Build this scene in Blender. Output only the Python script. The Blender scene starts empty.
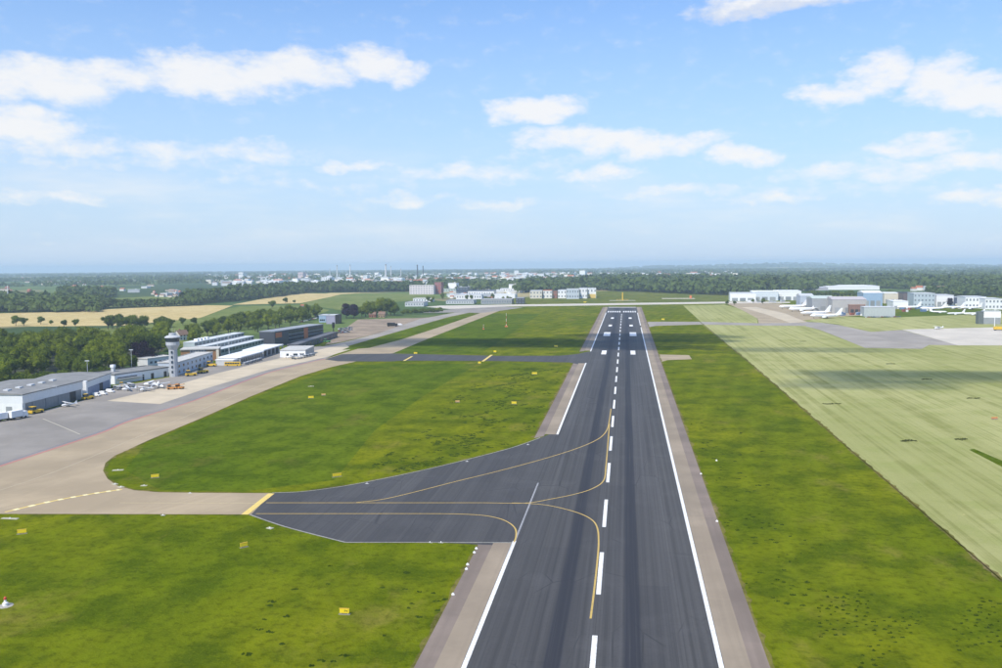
import bpy, math, random
import numpy as np
from mathutils import Vector, Matrix
R = math.radians
random.seed(7); rng = np.random.default_rng(7)
sc = bpy.context.scene
col = sc.collection

# ------------------------------------------------------------------ camera
CX, H, YAW, PITCH, F, ROLL = 5.54, 70.6, 0.1443, math.atan(69.5/860), 860.0, 0.008
fw = Vector((-math.sin(YAW)*math.cos(PITCH), math.cos(YAW)*math.cos(PITCH), -math.sin(PITCH)))
r0 = Vector((math.cos(YAW), math.sin(YAW), 0)); u0 = r0.cross(fw)
rt = r0*math.cos(ROLL) - u0*math.sin(ROLL); up = u0*math.cos(ROLL) + r0*math.sin(ROLL)
cam = bpy.data.cameras.new('camera'); cam_o = bpy.data.objects.new('camera', cam); col.objects.link(cam_o)
m = Matrix((rt, up, -fw)).transposed().to_4x4(); m.translation = Vector((CX, 0, H)); cam_o.matrix_world = m
cam.sensor_width = 36; cam.lens = 36*F/1002; cam.clip_start = 1; cam.clip_end = 150000
sc.camera = cam_o

# ------------------------------------------------------------------ sky, sun, exposure
SUN_AZ, SUN_EL = R(207), R(52)          # azimuth clockwise from +Y (the runway's heading): behind the camera, to the left
sdir = Vector((math.sin(SUN_AZ)*math.cos(SUN_EL), math.cos(SUN_AZ)*math.cos(SUN_EL), math.sin(SUN_EL)))
sl = bpy.data.lights.new('sun', 'SUN'); sl.energy = 4.3; sl.angle = R(0.53); sl.color = (1, .93, .80)
so = bpy.data.objects.new('sun', sl); col.objects.link(so); so.rotation_euler = sdir.to_track_quat('Z', 'Y').to_euler(); so.location = (0, 0, 600)
sc.view_settings.view_transform = 'Standard'; sc.view_settings.look = 'None'
sc.view_settings.exposure = 0.35; sc.view_settings.gamma = 1
sc.cycles.volume_bounces = 1; sc.cycles.max_bounces = 6; sc.cycles.diffuse_bounces = 2; sc.cycles.transparent_max_bounces = 16
sc.cycles.use_denoising = True; sc.cycles.adaptive_threshold = .02

class NT:
    """short-hand for building node trees"""
    def __init__(s, tree): s.t = tree
    def n(s, typ, **kw):
        nd = s.t.nodes.new(typ)
        for k, v in kw.items(): setattr(nd, k, v)
        return nd
    def link(s, a, b): s.t.links.new(a, b)
    def put(s, sock, v):
        if isinstance(v, bpy.types.NodeSocket): s.link(v, sock)
        else: sock.default_value = v
    def math(s, op, a, b=0.0, c=None, clamp=False):
        nd = s.n('ShaderNodeMath', operation=op, use_clamp=clamp)
        s.put(nd.inputs[0], a); s.put(nd.inputs[1], b)
        if c is not None: s.put(nd.inputs[2], c)
        return nd.outputs[0]
    def rng(s, v, a, b, c=0.0, d=1.0, smooth=True):
        nd = s.n('ShaderNodeMapRange', interpolation_type='SMOOTHSTEP' if smooth else 'LINEAR')
        s.put(nd.inputs['Value'], v)
        for k, x in (('From Min', a), ('From Max', b), ('To Min', c), ('To Max', d)): s.put(nd.inputs[k], x)
        return nd.outputs['Result']
    def noise(s, vec, scale, detail=4, rough=.55, dist=0.0):
        nd = s.n('ShaderNodeTexNoise'); s.put(nd.inputs['Vector'], vec)
        nd.inputs['Scale'].default_value = scale; nd.inputs['Detail'].default_value = detail
        nd.inputs['Roughness'].default_value = rough; nd.inputs['Distortion'].default_value = dist
        return nd.outputs['Fac']
    def mix(s, f, a, b, blend='MIX'):
        nd = s.n('ShaderNodeMix', data_type='RGBA', blend_type=blend)
        s.put(nd.inputs[0], f)
        for k, v in ((6, a), (7, b)):
            s.put(nd.inputs[k], v if isinstance(v, bpy.types.NodeSocket) else (*v[:3], 1))
        return nd.outputs[2]
    def comb(s, x, y, z=0.0):
        nd = s.n('ShaderNodeCombineXYZ')
        for k, v in enumerate((x, y, z)): s.put(nd.inputs[k], v)
        return nd.outputs[0]
    def mapping(s, vec, scale=(1, 1, 1), rot=(0, 0, 0)):
        nd = s.n('ShaderNodeMapping'); s.put(nd.inputs['Vector'], vec)
        nd.inputs['Scale'].default_value = scale; nd.inputs['Rotation'].default_value = rot
        return nd.outputs[0]

def pix_dir(u, v): return (fw + rt*((u-501)/F) - up*((v-334)/F)).normalized()
def az_el(u, v):
    d = pix_dir(u, v); return math.atan2(d.x, d.y), math.asin(d.z)

world = bpy.data.worlds.new('World'); sc.world = world; world.use_nodes = True
w = NT(world.node_tree); world.node_tree.nodes.clear()
sky = w.n('ShaderNodeTexSky', sky_type='NISHITA', sun_disc=False, sun_elevation=SUN_EL, sun_rotation=SUN_AZ,
          air_density=1.15, dust_density=0.15, ozone_density=3.0, altitude=100)
bg_sky = w.n('ShaderNodeBackground'); bg_sky.inputs['Strength'].default_value = 0.13
tc = w.n('ShaderNodeTexCoord'); sep = w.n('ShaderNodeSeparateXYZ'); w.link(tc.outputs['Generated'], sep.inputs[0])
az = w.math('ARCTAN2', sep.outputs[0], sep.outputs[1]); el = w.math('ARCSINE', sep.outputs[2])
low = w.math('POWER', w.rng(el, .36, 0.0, 0, 1, False), 1.1)                 # the air is paler towards the horizon all round
w.link(w.mix(w.math('MULTIPLY', low, .95), w.mix(1.0, sky.outputs[0], (.72, .92, 1.16), 'MULTIPLY'), (3.4, 4.22, 5.4)), bg_sky.inputs['Color'])
# ragged cumulus edges: the direction is shaken by noise before the cloud bodies are measured
pv = w.comb(az, w.math('MULTIPLY', el, 1.9), 0.0)
n1 = w.noise(pv, 9, 7, .6); n2 = w.noise(w.mapping(pv, (1, 1, 1), (0, 0, 1.1)), 11, 7, .6)
waz = w.math('ADD', az, w.math('MULTIPLY', w.math('SUBTRACT', n1, .5), .12))
wel = w.math('ADD', el, w.math('MULTIPLY', w.math('SUBTRACT', n2, .5), .05))
# cumulus: centre (photo pixel, turned into a heading and height above the horizon), half width, half height up / down, strength
CL = [(40, 80, 75, 20, 22, 1), (120, 78, 60, 15, 16, .85), (225, 76, 85, 22, 22, 1.05), (300, 70, 60, 20, 20, 1), (372, 66, 40, 20, 16, 1), (402, 76, 26, 14, 12, .9),
      (12, 124, 48, 18, 20, 1.1), (60, 143, 80, 13, 12, .62), (160, 150, 90, 12, 11, .6), (255, 153, 70, 11, 10, .55), (110, 165, 160, 11, 10, .35), (360, 166, 50, 9, 7, .7), (470, 172, 70, 12, 10, .55), (300, 185, 150, 8, 7, .3), (400, 200, 60, 7, 6, .5),
      (536, 110, 46, 16, 12, 1.1), (575, 138, 60, 14, 14, .9), (620, 143, 75, 17, 17, 1), (690, 142, 50, 12, 12, .75), (742, 154, 40, 12, 10, .9), (600, 173, 50, 10, 8, .75), (500, 205, 40, 7, 6, .6), (560, 160, 120, 10, 9, .25),
      (868, 74, 32, 22, 18, .9), (838, 94, 34, 13, 10, .9), (930, 82, 38, 24, 18, 1.1), (985, 94, 60, 18, 16, 1.05), (780, 1, 90, 10, 11, 1), (880, 170, 120, 12, 10, .55), (975, 160, 60, 14, 10, .7),
      (765, 200, 50, 9, 7, .65), (990, 197, 60, 9, 8, .7), (920, 146, 50, 11, 9, .75), (670, 192, 70, 8, 7, .55), (850, 190, 120, 8, 7, .3), (40, 200, 70, 8, 7, .55)]
k_ = 1/F
bodies = [(az_el(u, v), a*1.12*k_, hu*1.15*k_, hd*1.15*k_, s) for u, v, a, hu, hd, s in CL]
acc = None; shade = None
for (a0, e0), ra, hu, hd, s in bodies:
    dx = w.math('MULTIPLY_ADD', waz, 1/ra, -a0/ra); dy = w.math('MULTIPLY_ADD', wel, 2/(hu+hd), -e0*2/(hu+hd))
    q = w.math('MULTIPLY_ADD', dy, dy, w.math('MULTIPLY', dx, dx))
    b = w.math('MULTIPLY_ADD', q, -s, s)
    acc = b if acc is None else w.math('MAXIMUM', acc, b)
    g = w.math('MULTIPLY', b, dy); shade = g if shade is None else w.math('MAXIMUM', shade, g)
# the same broken cumulus goes on round the rest of the sky
gen = w.rng(w.noise(w.comb(waz, w.math('MULTIPLY', wel, 2.6), 3.0), 5.5, 3, .5), .52, .75, -.4, .95)
gen = w.math('MULTIPLY', gen, w.math('MULTIPLY', w.rng(w.math('ABSOLUTE', w.math('ADD', az, YAW)), R(33), R(40)), w.math('MULTIPLY', w.rng(el, .03, .1), w.rng(el, .75, .45))))
acc = w.math('MAXIMUM', acc, gen); acc = w.math('MAXIMUM', acc, -.6)
fine = w.noise(pv, 34, 6, .62)
dens = w.math('ADD', acc, w.math('MULTIPLY', w.math('MULTIPLY', w.math('SUBTRACT', fine, .5), 1.5), w.rng(acc, -.45, .15)))
mask = w.rng(dens, -.02, 1.0, 0, .88)
veil = w.math('MULTIPLY', w.rng(w.noise(w.comb(az, w.math('MULTIPLY', el, 5), 0), 4, 6, .6), .42, .8, 0, .6), w.math('MULTIPLY', w.rng(el, 0.0, .05), w.rng(el, .17, .06)))
mask = w.math('MAXIMUM', mask, veil)
lit = w.math('ADD', w.math('MULTIPLY', shade, 2.6), w.math('ADD', w.math('MULTIPLY', w.math('SUBTRACT', n2, .5), 1.6), w.math('MULTIPLY', w.math('SUBTRACT', fine, .5), 1.4)))
ccol = w.mix(w.rng(lit, -.35, .75), (.80, .845, .945), (1.03, 1.02, 1.01))
bg_c = w.n('ShaderNodeBackground'); w.link(ccol, bg_c.inputs['Color']); bg_c.inputs['Strength'].default_value = .74
mx = w.n('ShaderNodeMixShader'); w.link(mask, mx.inputs[0]); w.link(bg_sky.outputs[0], mx.inputs[1]); w.link(bg_c.outputs[0], mx.inputs[2])
wo = w.n('ShaderNodeOutputWorld'); w.link(mx.outputs[0], wo.inputs[0])

# ------------------------------------------------------------------ survey: the lie of the land, photo pixel -> point on it
ER = 3800000.0
def gz(x, y):
    """height of the ground: flat airfield, earth curvature, a low ridge far off to the right"""
    r = math.hypot(x, y)
    if r < 2500: return 0.0
    z = -(r*r - 2500*2500)/(2*ER)
    a = math.degrees(math.atan2(x, y))
    z += 78*math.exp(-((a-9)/5.5)**2 - ((r-15000)/2600)**2) + 34*math.exp(-((a-19)/6)**2 - ((r-15500)/2500)**2)
    z += 40*math.exp(-((a-2)/2.2)**2 - ((r-17000)/2500)**2)
    return z
def G(u, v, z=0.0):
    d = pix_dir(u, v); hz = z
    for _ in range(6):
        t = (H - hz)/max(-d.z, 2e-4); x, y = CX + d.x*t, d.y*t
        if math.hypot(x, y) > 26000: s = 26000/math.hypot(x, y); x, y = x*s, y*s
        hz = gz(x, y) + z
    return Vector((x, y, hz))
def depth(p): return (Vector(p) - Vector((CX, 0, H))).dot(fw)
def mpp(p): return depth(p)/F            # metres in one photo pixel at p

# ------------------------------------------------------------------ materials
MATS = {}
def mat_new(name):
    mt = bpy.data.materials.new(name); mt.use_nodes = True; nt = NT(mt.node_tree); mt.node_tree.nodes.clear()
    out = nt.n('ShaderNodeOutputMaterial'); bs = nt.n('ShaderNodeBsdfPrincipled'); nt.link(bs.outputs[0], out.inputs[0])
    return mt, nt, bs
def geo_pos(nt): return nt.n('ShaderNodeNewGeometry').outputs['Position']
def bump(nt, bs, h, strength, dist):
    b = nt.n('ShaderNodeBump'); b.inputs['Strength'].default_value = strength; b.inputs['Distance'].default_value = dist
    nt.link(h, b.inputs['Height']); nt.link(b.outputs[0], bs.inputs['Normal'])
def paint(rgb, rough=.6, var=.12, scale=.6, metal=0.0):
    """a painted, plastered or sheet surface with faint weathering"""
    key = ('p', rgb, rough, var, scale, metal)
    if key in MATS: return MATS[key]
    mt, nt, bs = mat_new('paint_%d' % len(MATS)); p = nt.n('ShaderNodeTexCoord').outputs['Object']
    f = nt.rng(nt.noise(nt.mapping(p, (1, 1, .35)), scale, 5, .6), .3, .72)
    f2 = nt.rng(nt.noise(p, scale*9, 3), .35, .7)
    c = nt.mix(f, tuple(x*(1-var) for x in rgb), rgb); c = nt.mix(nt.math('MULTIPLY', f2, var*.7), c, tuple(x*.6 for x in rgb))
    nt.link(c, bs.inputs['Base Color']); bs.inputs['Roughness'].default_value = rough; bs.inputs['Metallic'].default_value = metal
    MATS[key] = mt; return mt
def glass(rgb=(.03, .045, .06)):
    key = ('g', rgb)
    if key in MATS: return MATS[key]
    mt, nt, bs = mat_new('glass_%d' % len(MATS)); p = nt.n('ShaderNodeTexCoord').outputs['Object']
    f = nt.noise(p, .5, 2); nt.link(nt.mix(f, tuple(x*.7 for x in rgb), tuple(x*1.3 for x in rgb)), bs.inputs['Base Color'])
    bs.inputs['Roughness'].default_value = .12; MATS[key] = mt; return mt
def grass(name, dark, mid, light, dry, dryness=.6, stripe=(0, 0, 0), stripe_w=6.0, stripe_amt=.25, bmp=.6):
    mt, nt, bs = mat_new(name); p = geo_pos(nt)
    big = nt.noise(nt.mapping(p, (1, .7, 1)), .011, 4, .6); med = nt.noise(p, .06, 5, .62); fine_ = nt.noise(p, .45, 5, .65); vf = nt.noise(p, 1.7, 3, .6)
    c = nt.mix(nt.rng(big, .34, .66), mid, light)
    c = nt.mix(nt.rng(med, .40, .66, 0, .75), c, dark)
    c = nt.mix(nt.math('MULTIPLY', nt.rng(nt.noise(nt.mapping(p, (1.3, .8, 1)), .028, 6, .68), .54, .70), dryness), c, dry)
    c = nt.mix(nt.rng(fine_, .42, .75, 0, .62), c, tuple(x*.52 for x in dark))
    c = nt.mix(nt.rng(vf, .5, .78, 0, .45), c, light)
    if stripe_amt:
        s = nt.n('ShaderNodeTexWave', wave_type='BANDS', bands_direction='X'); nt.link(nt.mapping(p, (1, 1, 1), stripe), s.inputs['Vector'])
        s.inputs['Scale'].default_value = .314/stripe_w; s.inputs['Distortion'].default_value = 1.6; s.inputs['Detail'].default_value = 3; s.inputs['Detail Scale'].default_value = .4
        c = nt.mix(nt.math('MULTIPLY', s.outputs['Fac'], stripe_amt), c, tuple(x*.6 for x in dark))
    nt.link(c, bs.inputs['Base Color']); bs.inputs['Roughness'].default_value = 1; bs.inputs['Specular IOR Level'].default_value = 0
    bump(nt, bs, nt.math('ADD', fine_, vf), bmp, .35)
    return mt
def hay_material():
    mt, nt, bs = mat_new('mown_hay'); p = geo_pos(nt); q = nt.mapping(p, (1, 1, 1), (0, 0, HAY_ROT))
    big = nt.noise(nt.mapping(q, (1, .4, 1)), .011, 5, .6); med = nt.noise(q, .06, 5, .65); fine_ = nt.noise(p, .9, 5, .7)
    c = nt.mix(nt.rng(big, .36, .64), (.285, .295, .115), (.37, .365, .165))
    c = nt.mix(nt.rng(med, .45, .7, 0, .4), c, (.21, .255, .065))
    for wd, ln, amt in ((.21, .0028, .5), (.55, .005, .5), (.09, .002, .18)):       # swaths left by the mower, along the field
        st = nt.noise(nt.mapping(q, (wd, ln, 1)), 1.0, 3, .55)
        c = nt.mix(nt.math('MULTIPLY', nt.rng(st, .50, .64), nt.math('MULTIPLY', nt.rng(med, .3, .6, .35, 1), amt)), c, (.165, .175, .05))
    c = nt.mix(nt.rng(fine_, .5, .8, 0, .45), c, (.17, .185, .055))
    c = nt.mix(nt.rng(nt.noise(p, .4, 4, .7), .62, .78, 0, .6), c, (.45, .42, .19))
    nt.link(c, bs.inputs['Base Color']); bs.inputs['Roughness'].default_value = 1; bs.inputs['Specular IOR Level'].default_value = 0
    bump(nt, bs, fine_, .5, .25); return mt
def asphalt(name, rgb, rubber=False, streak=.35):
    mt, nt, bs = mat_new(name); p = geo_pos(nt)
    sepx = nt.n('ShaderNodeSeparateXYZ'); nt.link(p, sepx.inputs[0])
    st = nt.noise(nt.mapping(p, (1.1, .004, 1)), 1.0, 5, .65)         # paving lanes and wear running along the runway
    lanes = nt.noise(nt.mapping(p, (.16, .0015, 1)), 1.0, 1, .4)
    pat = nt.noise(p, .05, 5, .6); fn = nt.noise(p, 1.2, 4, .6)
    c = nt.mix(nt.rng(st, .3, .7), tuple(x*(1-streak) for x in rgb), tuple(x*(1+streak*.55) for x in rgb))
    c = nt.mix(nt.rng(lanes, .42, .6, 0, .4), c, tuple(x*.72 for x in rgb))
    c = nt.mix(nt.rng(pat, .48, .72, 0, .4), c, tuple(x*1.35 for x in rgb))
    c = nt.mix(nt.rng(fn, .45, .75, 0, .35), c, tuple(x*.65 for x in rgb))
    br = nt.n('ShaderNodeTexBrick', offset=.37, offset_frequency=2); nt.link(nt.mapping(p, (1, 1, 1), (0, 0, R(90))), br.inputs['Vector'])   # paving lanes and day joints
    br.inputs['Scale'].default_value = 1; br.inputs['Brick Width'].default_value = 62; br.inputs['Row Height'].default_value = 7.55; br.inputs['Mortar Size'].default_value = .07; br.inputs['Bias'].default_value = -.2
    br.inputs['Color1'].default_value = (1, 1, 1, 1); br.inputs['Color2'].default_value = (.80, .81, .84, 1); br.inputs['Mortar'].default_value = (.66, .66, .68, 1)
    c = nt.mix(.85, c, br.outputs['Color'], 'MULTIPLY')
    ck = nt.n('ShaderNodeTexVoronoi', feature='DISTANCE_TO_EDGE'); nt.link(nt.mapping(p, (1, .45, 1)), ck.inputs['Vector']); ck.inputs['Scale'].default_value = .11
    c = nt.mix(nt.math('MULTIPLY', nt.rng(ck.outputs['Distance'], .018, .004), nt.rng(pat, .5, .62, 0, .6)), c, (.025, .025, .028))
    if rubber:
        ax = nt.math('ABSOLUTE', nt.math('ADD', sepx.outputs[0], nt.math('MULTIPLY', nt.math('SUBTRACT', nt.noise(nt.mapping(p, (0, .01, 1)), 1, 3), .5), .8)))
        band = nt.math('MULTIPLY', nt.rng(ax, 5.1, 5.9), nt.rng(ax, 8.9, 8.3))
        wide = nt.math('MULTIPLY', nt.rng(ax, .5, 4.5), nt.rng(ax, 17.5, 9.0))
        brk = nt.rng(nt.noise(nt.mapping(p, (2.4, .012, 1)), 1, 4, .7), .2, .6, .45, 1)
        c = nt.mix(nt.math('MULTIPLY', band, nt.math('MULTIPLY', brk, .85)), c, (.024, .026, .034))
        far = nt.rng(sepx.outputs[1], 450, 900, .15, .62)             # more tyre rubber towards the far touchdown zone
        c = nt.mix(nt.math('MULTIPLY', wide, nt.math('MULTIPLY', far, brk)), c, (.024, .026, .036))
    nt.link(c, bs.inputs['Base Color']); bs.inputs['Roughness'].default_value = .85; bs.inputs['Specular IOR Level'].default_value = .25
    bump(nt, bs, fn, .25, .03); return mt
def concrete(name, rgb, slab=(7.5, 7.5), joint=.25, stain=.3, streak_rot=None):
    mt, nt, bs = mat_new(name); p = geo_pos(nt)
    pat = nt.noise(p, .035, 5, .6); fn = nt.noise(p, .7, 5, .65)
    c = nt.mix(nt.rng(pat, .35, .68), tuple(x*(1-stain) for x in rgb), rgb)
    if streak_rot is not None:
        st = nt.noise(nt.mapping(nt.mapping(p, (1, 1, 1), (0, 0, streak_rot)), (.35, .008, 1)), 1, 5, .6)
        c = nt.mix(nt.rng(st, .45, .72, 0, .55), c, tuple(x*(1-stain*1.2) for x in rgb))
    c = nt.mix(nt.rng(fn, .48, .8, 0, .3), c, tuple(x*.72 for x in rgb))
    br = nt.n('ShaderNodeTexBrick', offset=0.0); nt.link(p, br.inputs['Vector'])
    br.inputs['Scale'].default_value = 1; br.inputs['Brick Width'].default_value = slab[0]; br.inputs['Row Height'].default_value = slab[1]; br.inputs['Mortar Size'].default_value = .06
    br.inputs['Color1'].default_value = (1, 1, 1, 1); br.inputs['Color2'].default_value = (.86, .87, .88, 1); br.inputs['Mortar'].default_value = (1-joint, 1-joint, 1-joint, 1)
    c = nt.mix(.75, c, br.outputs['Color'], 'MULTIPLY')
    nt.link(c, bs.inputs['Base Color']); bs.inputs['Roughness'].default_value = .9; bs.inputs['Specular IOR Level'].default_value = .2
    return mt
def marking(rgb, wear=.3, sc_=1.2):
    key = ('m', rgb, wear)
    if key in MATS: return MATS[key]
    mt, nt, bs = mat_new('marking_%d' % len(MATS)); p = geo_pos(nt)
    f = nt.math('MAXIMUM', nt.rng(nt.noise(p, sc_, 6, .7), .42, .70, 0, wear), nt.rng(nt.noise(nt.mapping(p, (1.6, .03, 1)), 1, 5, .7), .5, .72, 0, wear*1.3))
    nt.link(nt.mix(f, rgb, (.09, .095, .105)), bs.inputs['Base Color']); bs.inputs['Roughness'].default_value = .7; MATS[key] = mt; return mt
def land_material():
    mt, nt, bs = mat_new('farmland'); p = geo_pos(nt)
    wp = nt.mapping(p, (1, .55, 1), (0, 0, .5))
    v = nt.n('ShaderNodeTexVoronoi', feature='F1', distance='CHEBYCHEV'); nt.link(wp, v.inputs['Vector']); v.inputs['Scale'].default_value = .0034; v.inputs['Randomness'].default_value = .9
    s = nt.n('ShaderNodeSeparateColor'); nt.link(v.outputs['Color'], s.inputs[0])
    c = nt.mix(nt.rng(s.outputs[0], .3, .7), (.055, .10, .025), (.12, .17, .045))
    c = nt.mix(nt.rng(s.outputs[1], .74, .8), c, (.36, .30, .15))
    c = nt.mix(nt.rng(nt.noise(p, .0011, 5, .6), .46, .54, 0, .9), c, (.035, .062, .02))
    c = nt.mix(nt.rng(nt.noise(p, .02, 5, .65), .45, .75, 0, .5), c, (.03, .055, .018))
    nt.link(c, bs.inputs['Base Color']); bs.inputs['Roughness'].default_value = 1; bs.inputs['Specular IOR Level'].default_value = .05
    return mt
def foliage(name, dark, light, trans=.34):
    mt = bpy.data.materials.new(name); mt.use_nodes = True; nt = NT(mt.node_tree); mt.node_tree.nodes.clear()
    tcn = nt.n('ShaderNodeTexCoord').outputs['Object']; rn = nt.n('ShaderNodeObjectInfo').outputs['Random']
    wp = geo_pos(nt)
    f = nt.rng(nt.noise(tcn, .42, 4, .6), .34, .68); f = nt.math('MULTIPLY_ADD', rn, .5, nt.math('MULTIPLY', f, .62), clamp=True)
    f = nt.math('MULTIPLY', f, nt.rng(nt.noise(wp, 1.6, 3), .3, .65, .72, 1))
    c = nt.mix(f, dark, light)
    d = nt.n('ShaderNodeBsdfDiffuse'); t = nt.n('ShaderNodeBsdfTranslucent'); mxs = nt.n('ShaderNodeMixShader'); o = nt.n('ShaderNodeOutputMaterial')
    nt.link(c, d.inputs[0]); nt.link(c, t.inputs[0]); mxs.inputs[0].default_value = trans
    nt.link(d.outputs[0], mxs.inputs[1]); nt.link(t.outputs[0], mxs.inputs[2]); nt.link(mxs.outputs[0], o.inputs[0]); return mt

M_white = paint((.80, .81, .82), .5, .06); M_roofgrey = paint((.26, .26, .25), .85, .3, .12); M_dark = paint((.03, .032, .036), .6, .2)
M_rubber = paint((.02, .02, .02), .9, .1); M_steel = paint((.42, .44, .46), .45, .15, .6, .3); M_yellow = paint((.72, .46, .03), .5, .12)
M_signyel = paint((.80, .62, .02), .45, .06); M_black = paint((.015, .015, .015), .5, .1); M_bark = paint((.09, .065, .045), .95, .3, 2.0)
M_pad = paint((.48, .45, .40), .9, .2, 1.2); M_glass = glass(); M_concpale = paint((.52, .51, .48), .85, .15, .3)
M_red = paint((.55, .06, .03), .5, .1); M_orange = paint((.62, .17, .06), .6, .1)

# ------------------------------------------------------------------ mesh helpers
class MB:
    def __init__(s): s.v = []; s.f = []; s.mi = []; s.cur = 0
    def face(s, pts):
        n = len(s.v); s.v += [tuple(p) for p in pts]; s.f.append(tuple(range(n, n+len(pts)))); s.mi.append(s.cur)
    def raw(s, vs, fs):
        n = len(s.v); s.v += [tuple(p) for p in vs]
        for f in fs: s.f.append(tuple(i+n for i in f)); s.mi.append(s.cur)
    def box(s, x0, x1, y0, y1, z0, z1):
        s.raw([(x0, y0, z0), (x1, y0, z0), (x1, y1, z0), (x0, y1, z0), (x0, y0, z1), (x1, y0, z1), (x1, y1, z1), (x0, y1, z1)],
              [(3, 2, 1, 0), (4, 5, 6, 7), (0, 1, 5, 4), (1, 2, 6, 5), (2, 3, 7, 6), (3, 0, 4, 7)]); return s
    def prism(s, poly, axis, a, b):
        """poly = 2-D outline, extruded along axis 'x','y' or 'z' from a to b"""
        def P(p, t): return {'x': (t, p[0], p[1]), 'y': (p[0], t, p[1]), 'z': (p[0], p[1], t)}[axis]
        n = len(poly); s.raw([P(p, a) for p in poly] + [P(p, b) for p in poly],
            [tuple(range(n-1, -1, -1)), tuple(range(n, 2*n))] + [(i, (i+1) % n, n+(i+1) % n, n+i) for i in range(n)]); return s
    def rings(s, rs, n=10, cap=True):
        """tube through rings: each (centre, radius_a, radius_b, axis_a, axis_b)"""
        vs = []; fs = []
        for c, ra, rb, A, B in rs:
            for k in range(n):
                t = 2*math.pi*k/n; vs.append(tuple(Vector(c) + Vector(A)*(ra*math.cos(t)) + Vector(B)*(rb*math.sin(t))))
        for i in range(len(rs)-1):
            for k in range(n): fs.append((i*n+k, i*n+(k+1) % n, (i+1)*n+(k+1) % n, (i+1)*n+k))
        if cap: fs += [tuple(range(n-1, -1, -1)), tuple(range((len(rs)-1)*n, len(rs)*n))]
        s.raw(vs, fs); return s
    def cyl(s, p0, p1, ra, rb=None, n=8):
        d = (Vector(p1)-Vector(p0)).normalized(); A = d.orthogonal().normalized(); B = d.cross(A)
        return s.rings([(p0, ra, ra, A, B), (p1, ra if rb is None else rb, ra if rb is None else rb, A, B)], n)
    def lathe(s, prof, n=12):
        return s.rings([((0, 0, z), r, r, (1, 0, 0), (0, 1, 0)) for r, z in prof], n)
    def mesh(s, name, mats, smooth=False):
        me = bpy.data.meshes.new(name); me.from_pydata(s.v, [], s.f)
        for mt in (mats if isinstance(mats, (list, tuple)) else [mats]): me.materials.append(mt)
        if s.cur or any(s.mi): me.polygons.foreach_set('material_index', s.mi)
        if smooth: me.polygons.foreach_set('use_smooth', [True]*len(s.f))
        me.update(); return me
    def build(s, name, mats, parent=None, smooth=False):
        return link(name, s.mesh(name, mats, smooth), parent)
def link(name, me, parent=None, loc=None):
    o = bpy.data.objects.new(name, me); col.objects.link(o)
    if parent is not None: o.parent = parent
    if loc is not None: o.location = loc
    return o
def tag(o, label=None, cat=None, group=None, kind=None):
    for k, v in (('label', label), ('category', cat), ('group', group), ('kind', kind)):
        if v: o[k] = v
    return o
def thing(name, label, cat, loc, rz=0.0, group=None):
    o = bpy.data.objects.new(name, None); col.objects.link(o); o.location = loc; o.rotation_euler = (0, 0, rz); o.empty_display_size = .5
    return tag(o, label, cat, group)
def copy_tree(o, parent=None):
    c = o.copy(); col.objects.link(c)
    if parent is not None: c.parent = parent
    for ch in [x for x in KIDS.get(o.name, [])]: copy_tree(ch, c)
    return c
KIDS = {}
def remember(root):
    """note a prototype's children so that copies need no scan of the scene"""
    for o in col.objects:
        if o.parent is root: KIDS.setdefault(root.name, []).append(o); remember_deep(o)
def remember_deep(p):
    ks = [o for o in col.objects if o.parent is p]
    if ks: KIDS[p.name] = ks
def place(proto, loc, rz, label, group=None, scale=1.0):
    c = copy_tree(proto) if proto.get('used') else proto
    proto['used'] = 1
    c.location = loc; c.rotation_euler = (0, 0, rz); c.scale = (scale,)*3; c['label'] = label
    if group: c['group'] = group
    return c
def smooth_line(pts, n=8, closed=False):
    """Catmull-Rom through 2-D points"""
    P = [Vector(p[:2]) for p in pts]; out = []
    for i in range(len(P) - (0 if closed else 1)):
        if closed: a, b, c, d = P[i-1], P[i], P[(i+1) % len(P)], P[(i+2) % len(P)]
        else: a, b, c, d = P[max(i-1, 0)], P[i], P[i+1], P[min(i+2, len(P)-1)]
        for k in range(n):
            t = k/n; out.append(.5*((2*b) + (c-a)*t + (2*a-5*b+4*c-d)*t*t + (3*b-a-3*c+d)*t**3))
    if not closed: out.append(P[-1])
    return out
def sheet(name, pts, z, mt, parent=None, kind='structure', label=None):
    """a flat polygon of ground; pts are world points"""
    mb = MB(); mb.face([(p[0], p[1], z) for p in pts]); o = mb.build(name, mt, parent)
    if o.data.polygons[0].normal.z < 0: o.data.flip_normals()
    if parent is None: tag(o, label, kind=kind)
    return o
def px(*pts): return [G(u, v) for u, v in pts]
def ribbon(name, pts, width, z, mt, parent, n=8):
    P = smooth_line(pts, n); mb = MB(); L = []; Rr = []
    for i, p in enumerate(P):
        t = (P[min(i+1, len(P)-1)] - P[max(i-1, 0)]).normalized(); nrm = Vector((-t.y, t.x))*width/2
        L.append((p.x+nrm.x, p.y+nrm.y, z)); Rr.append((p.x-nrm.x, p.y-nrm.y, z))
    k = len(P); mb.raw(L + Rr, [(i+k, i+1+k, i+1, i) for i in range(k-1)])
    return mb.build(name, mt, parent)

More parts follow.
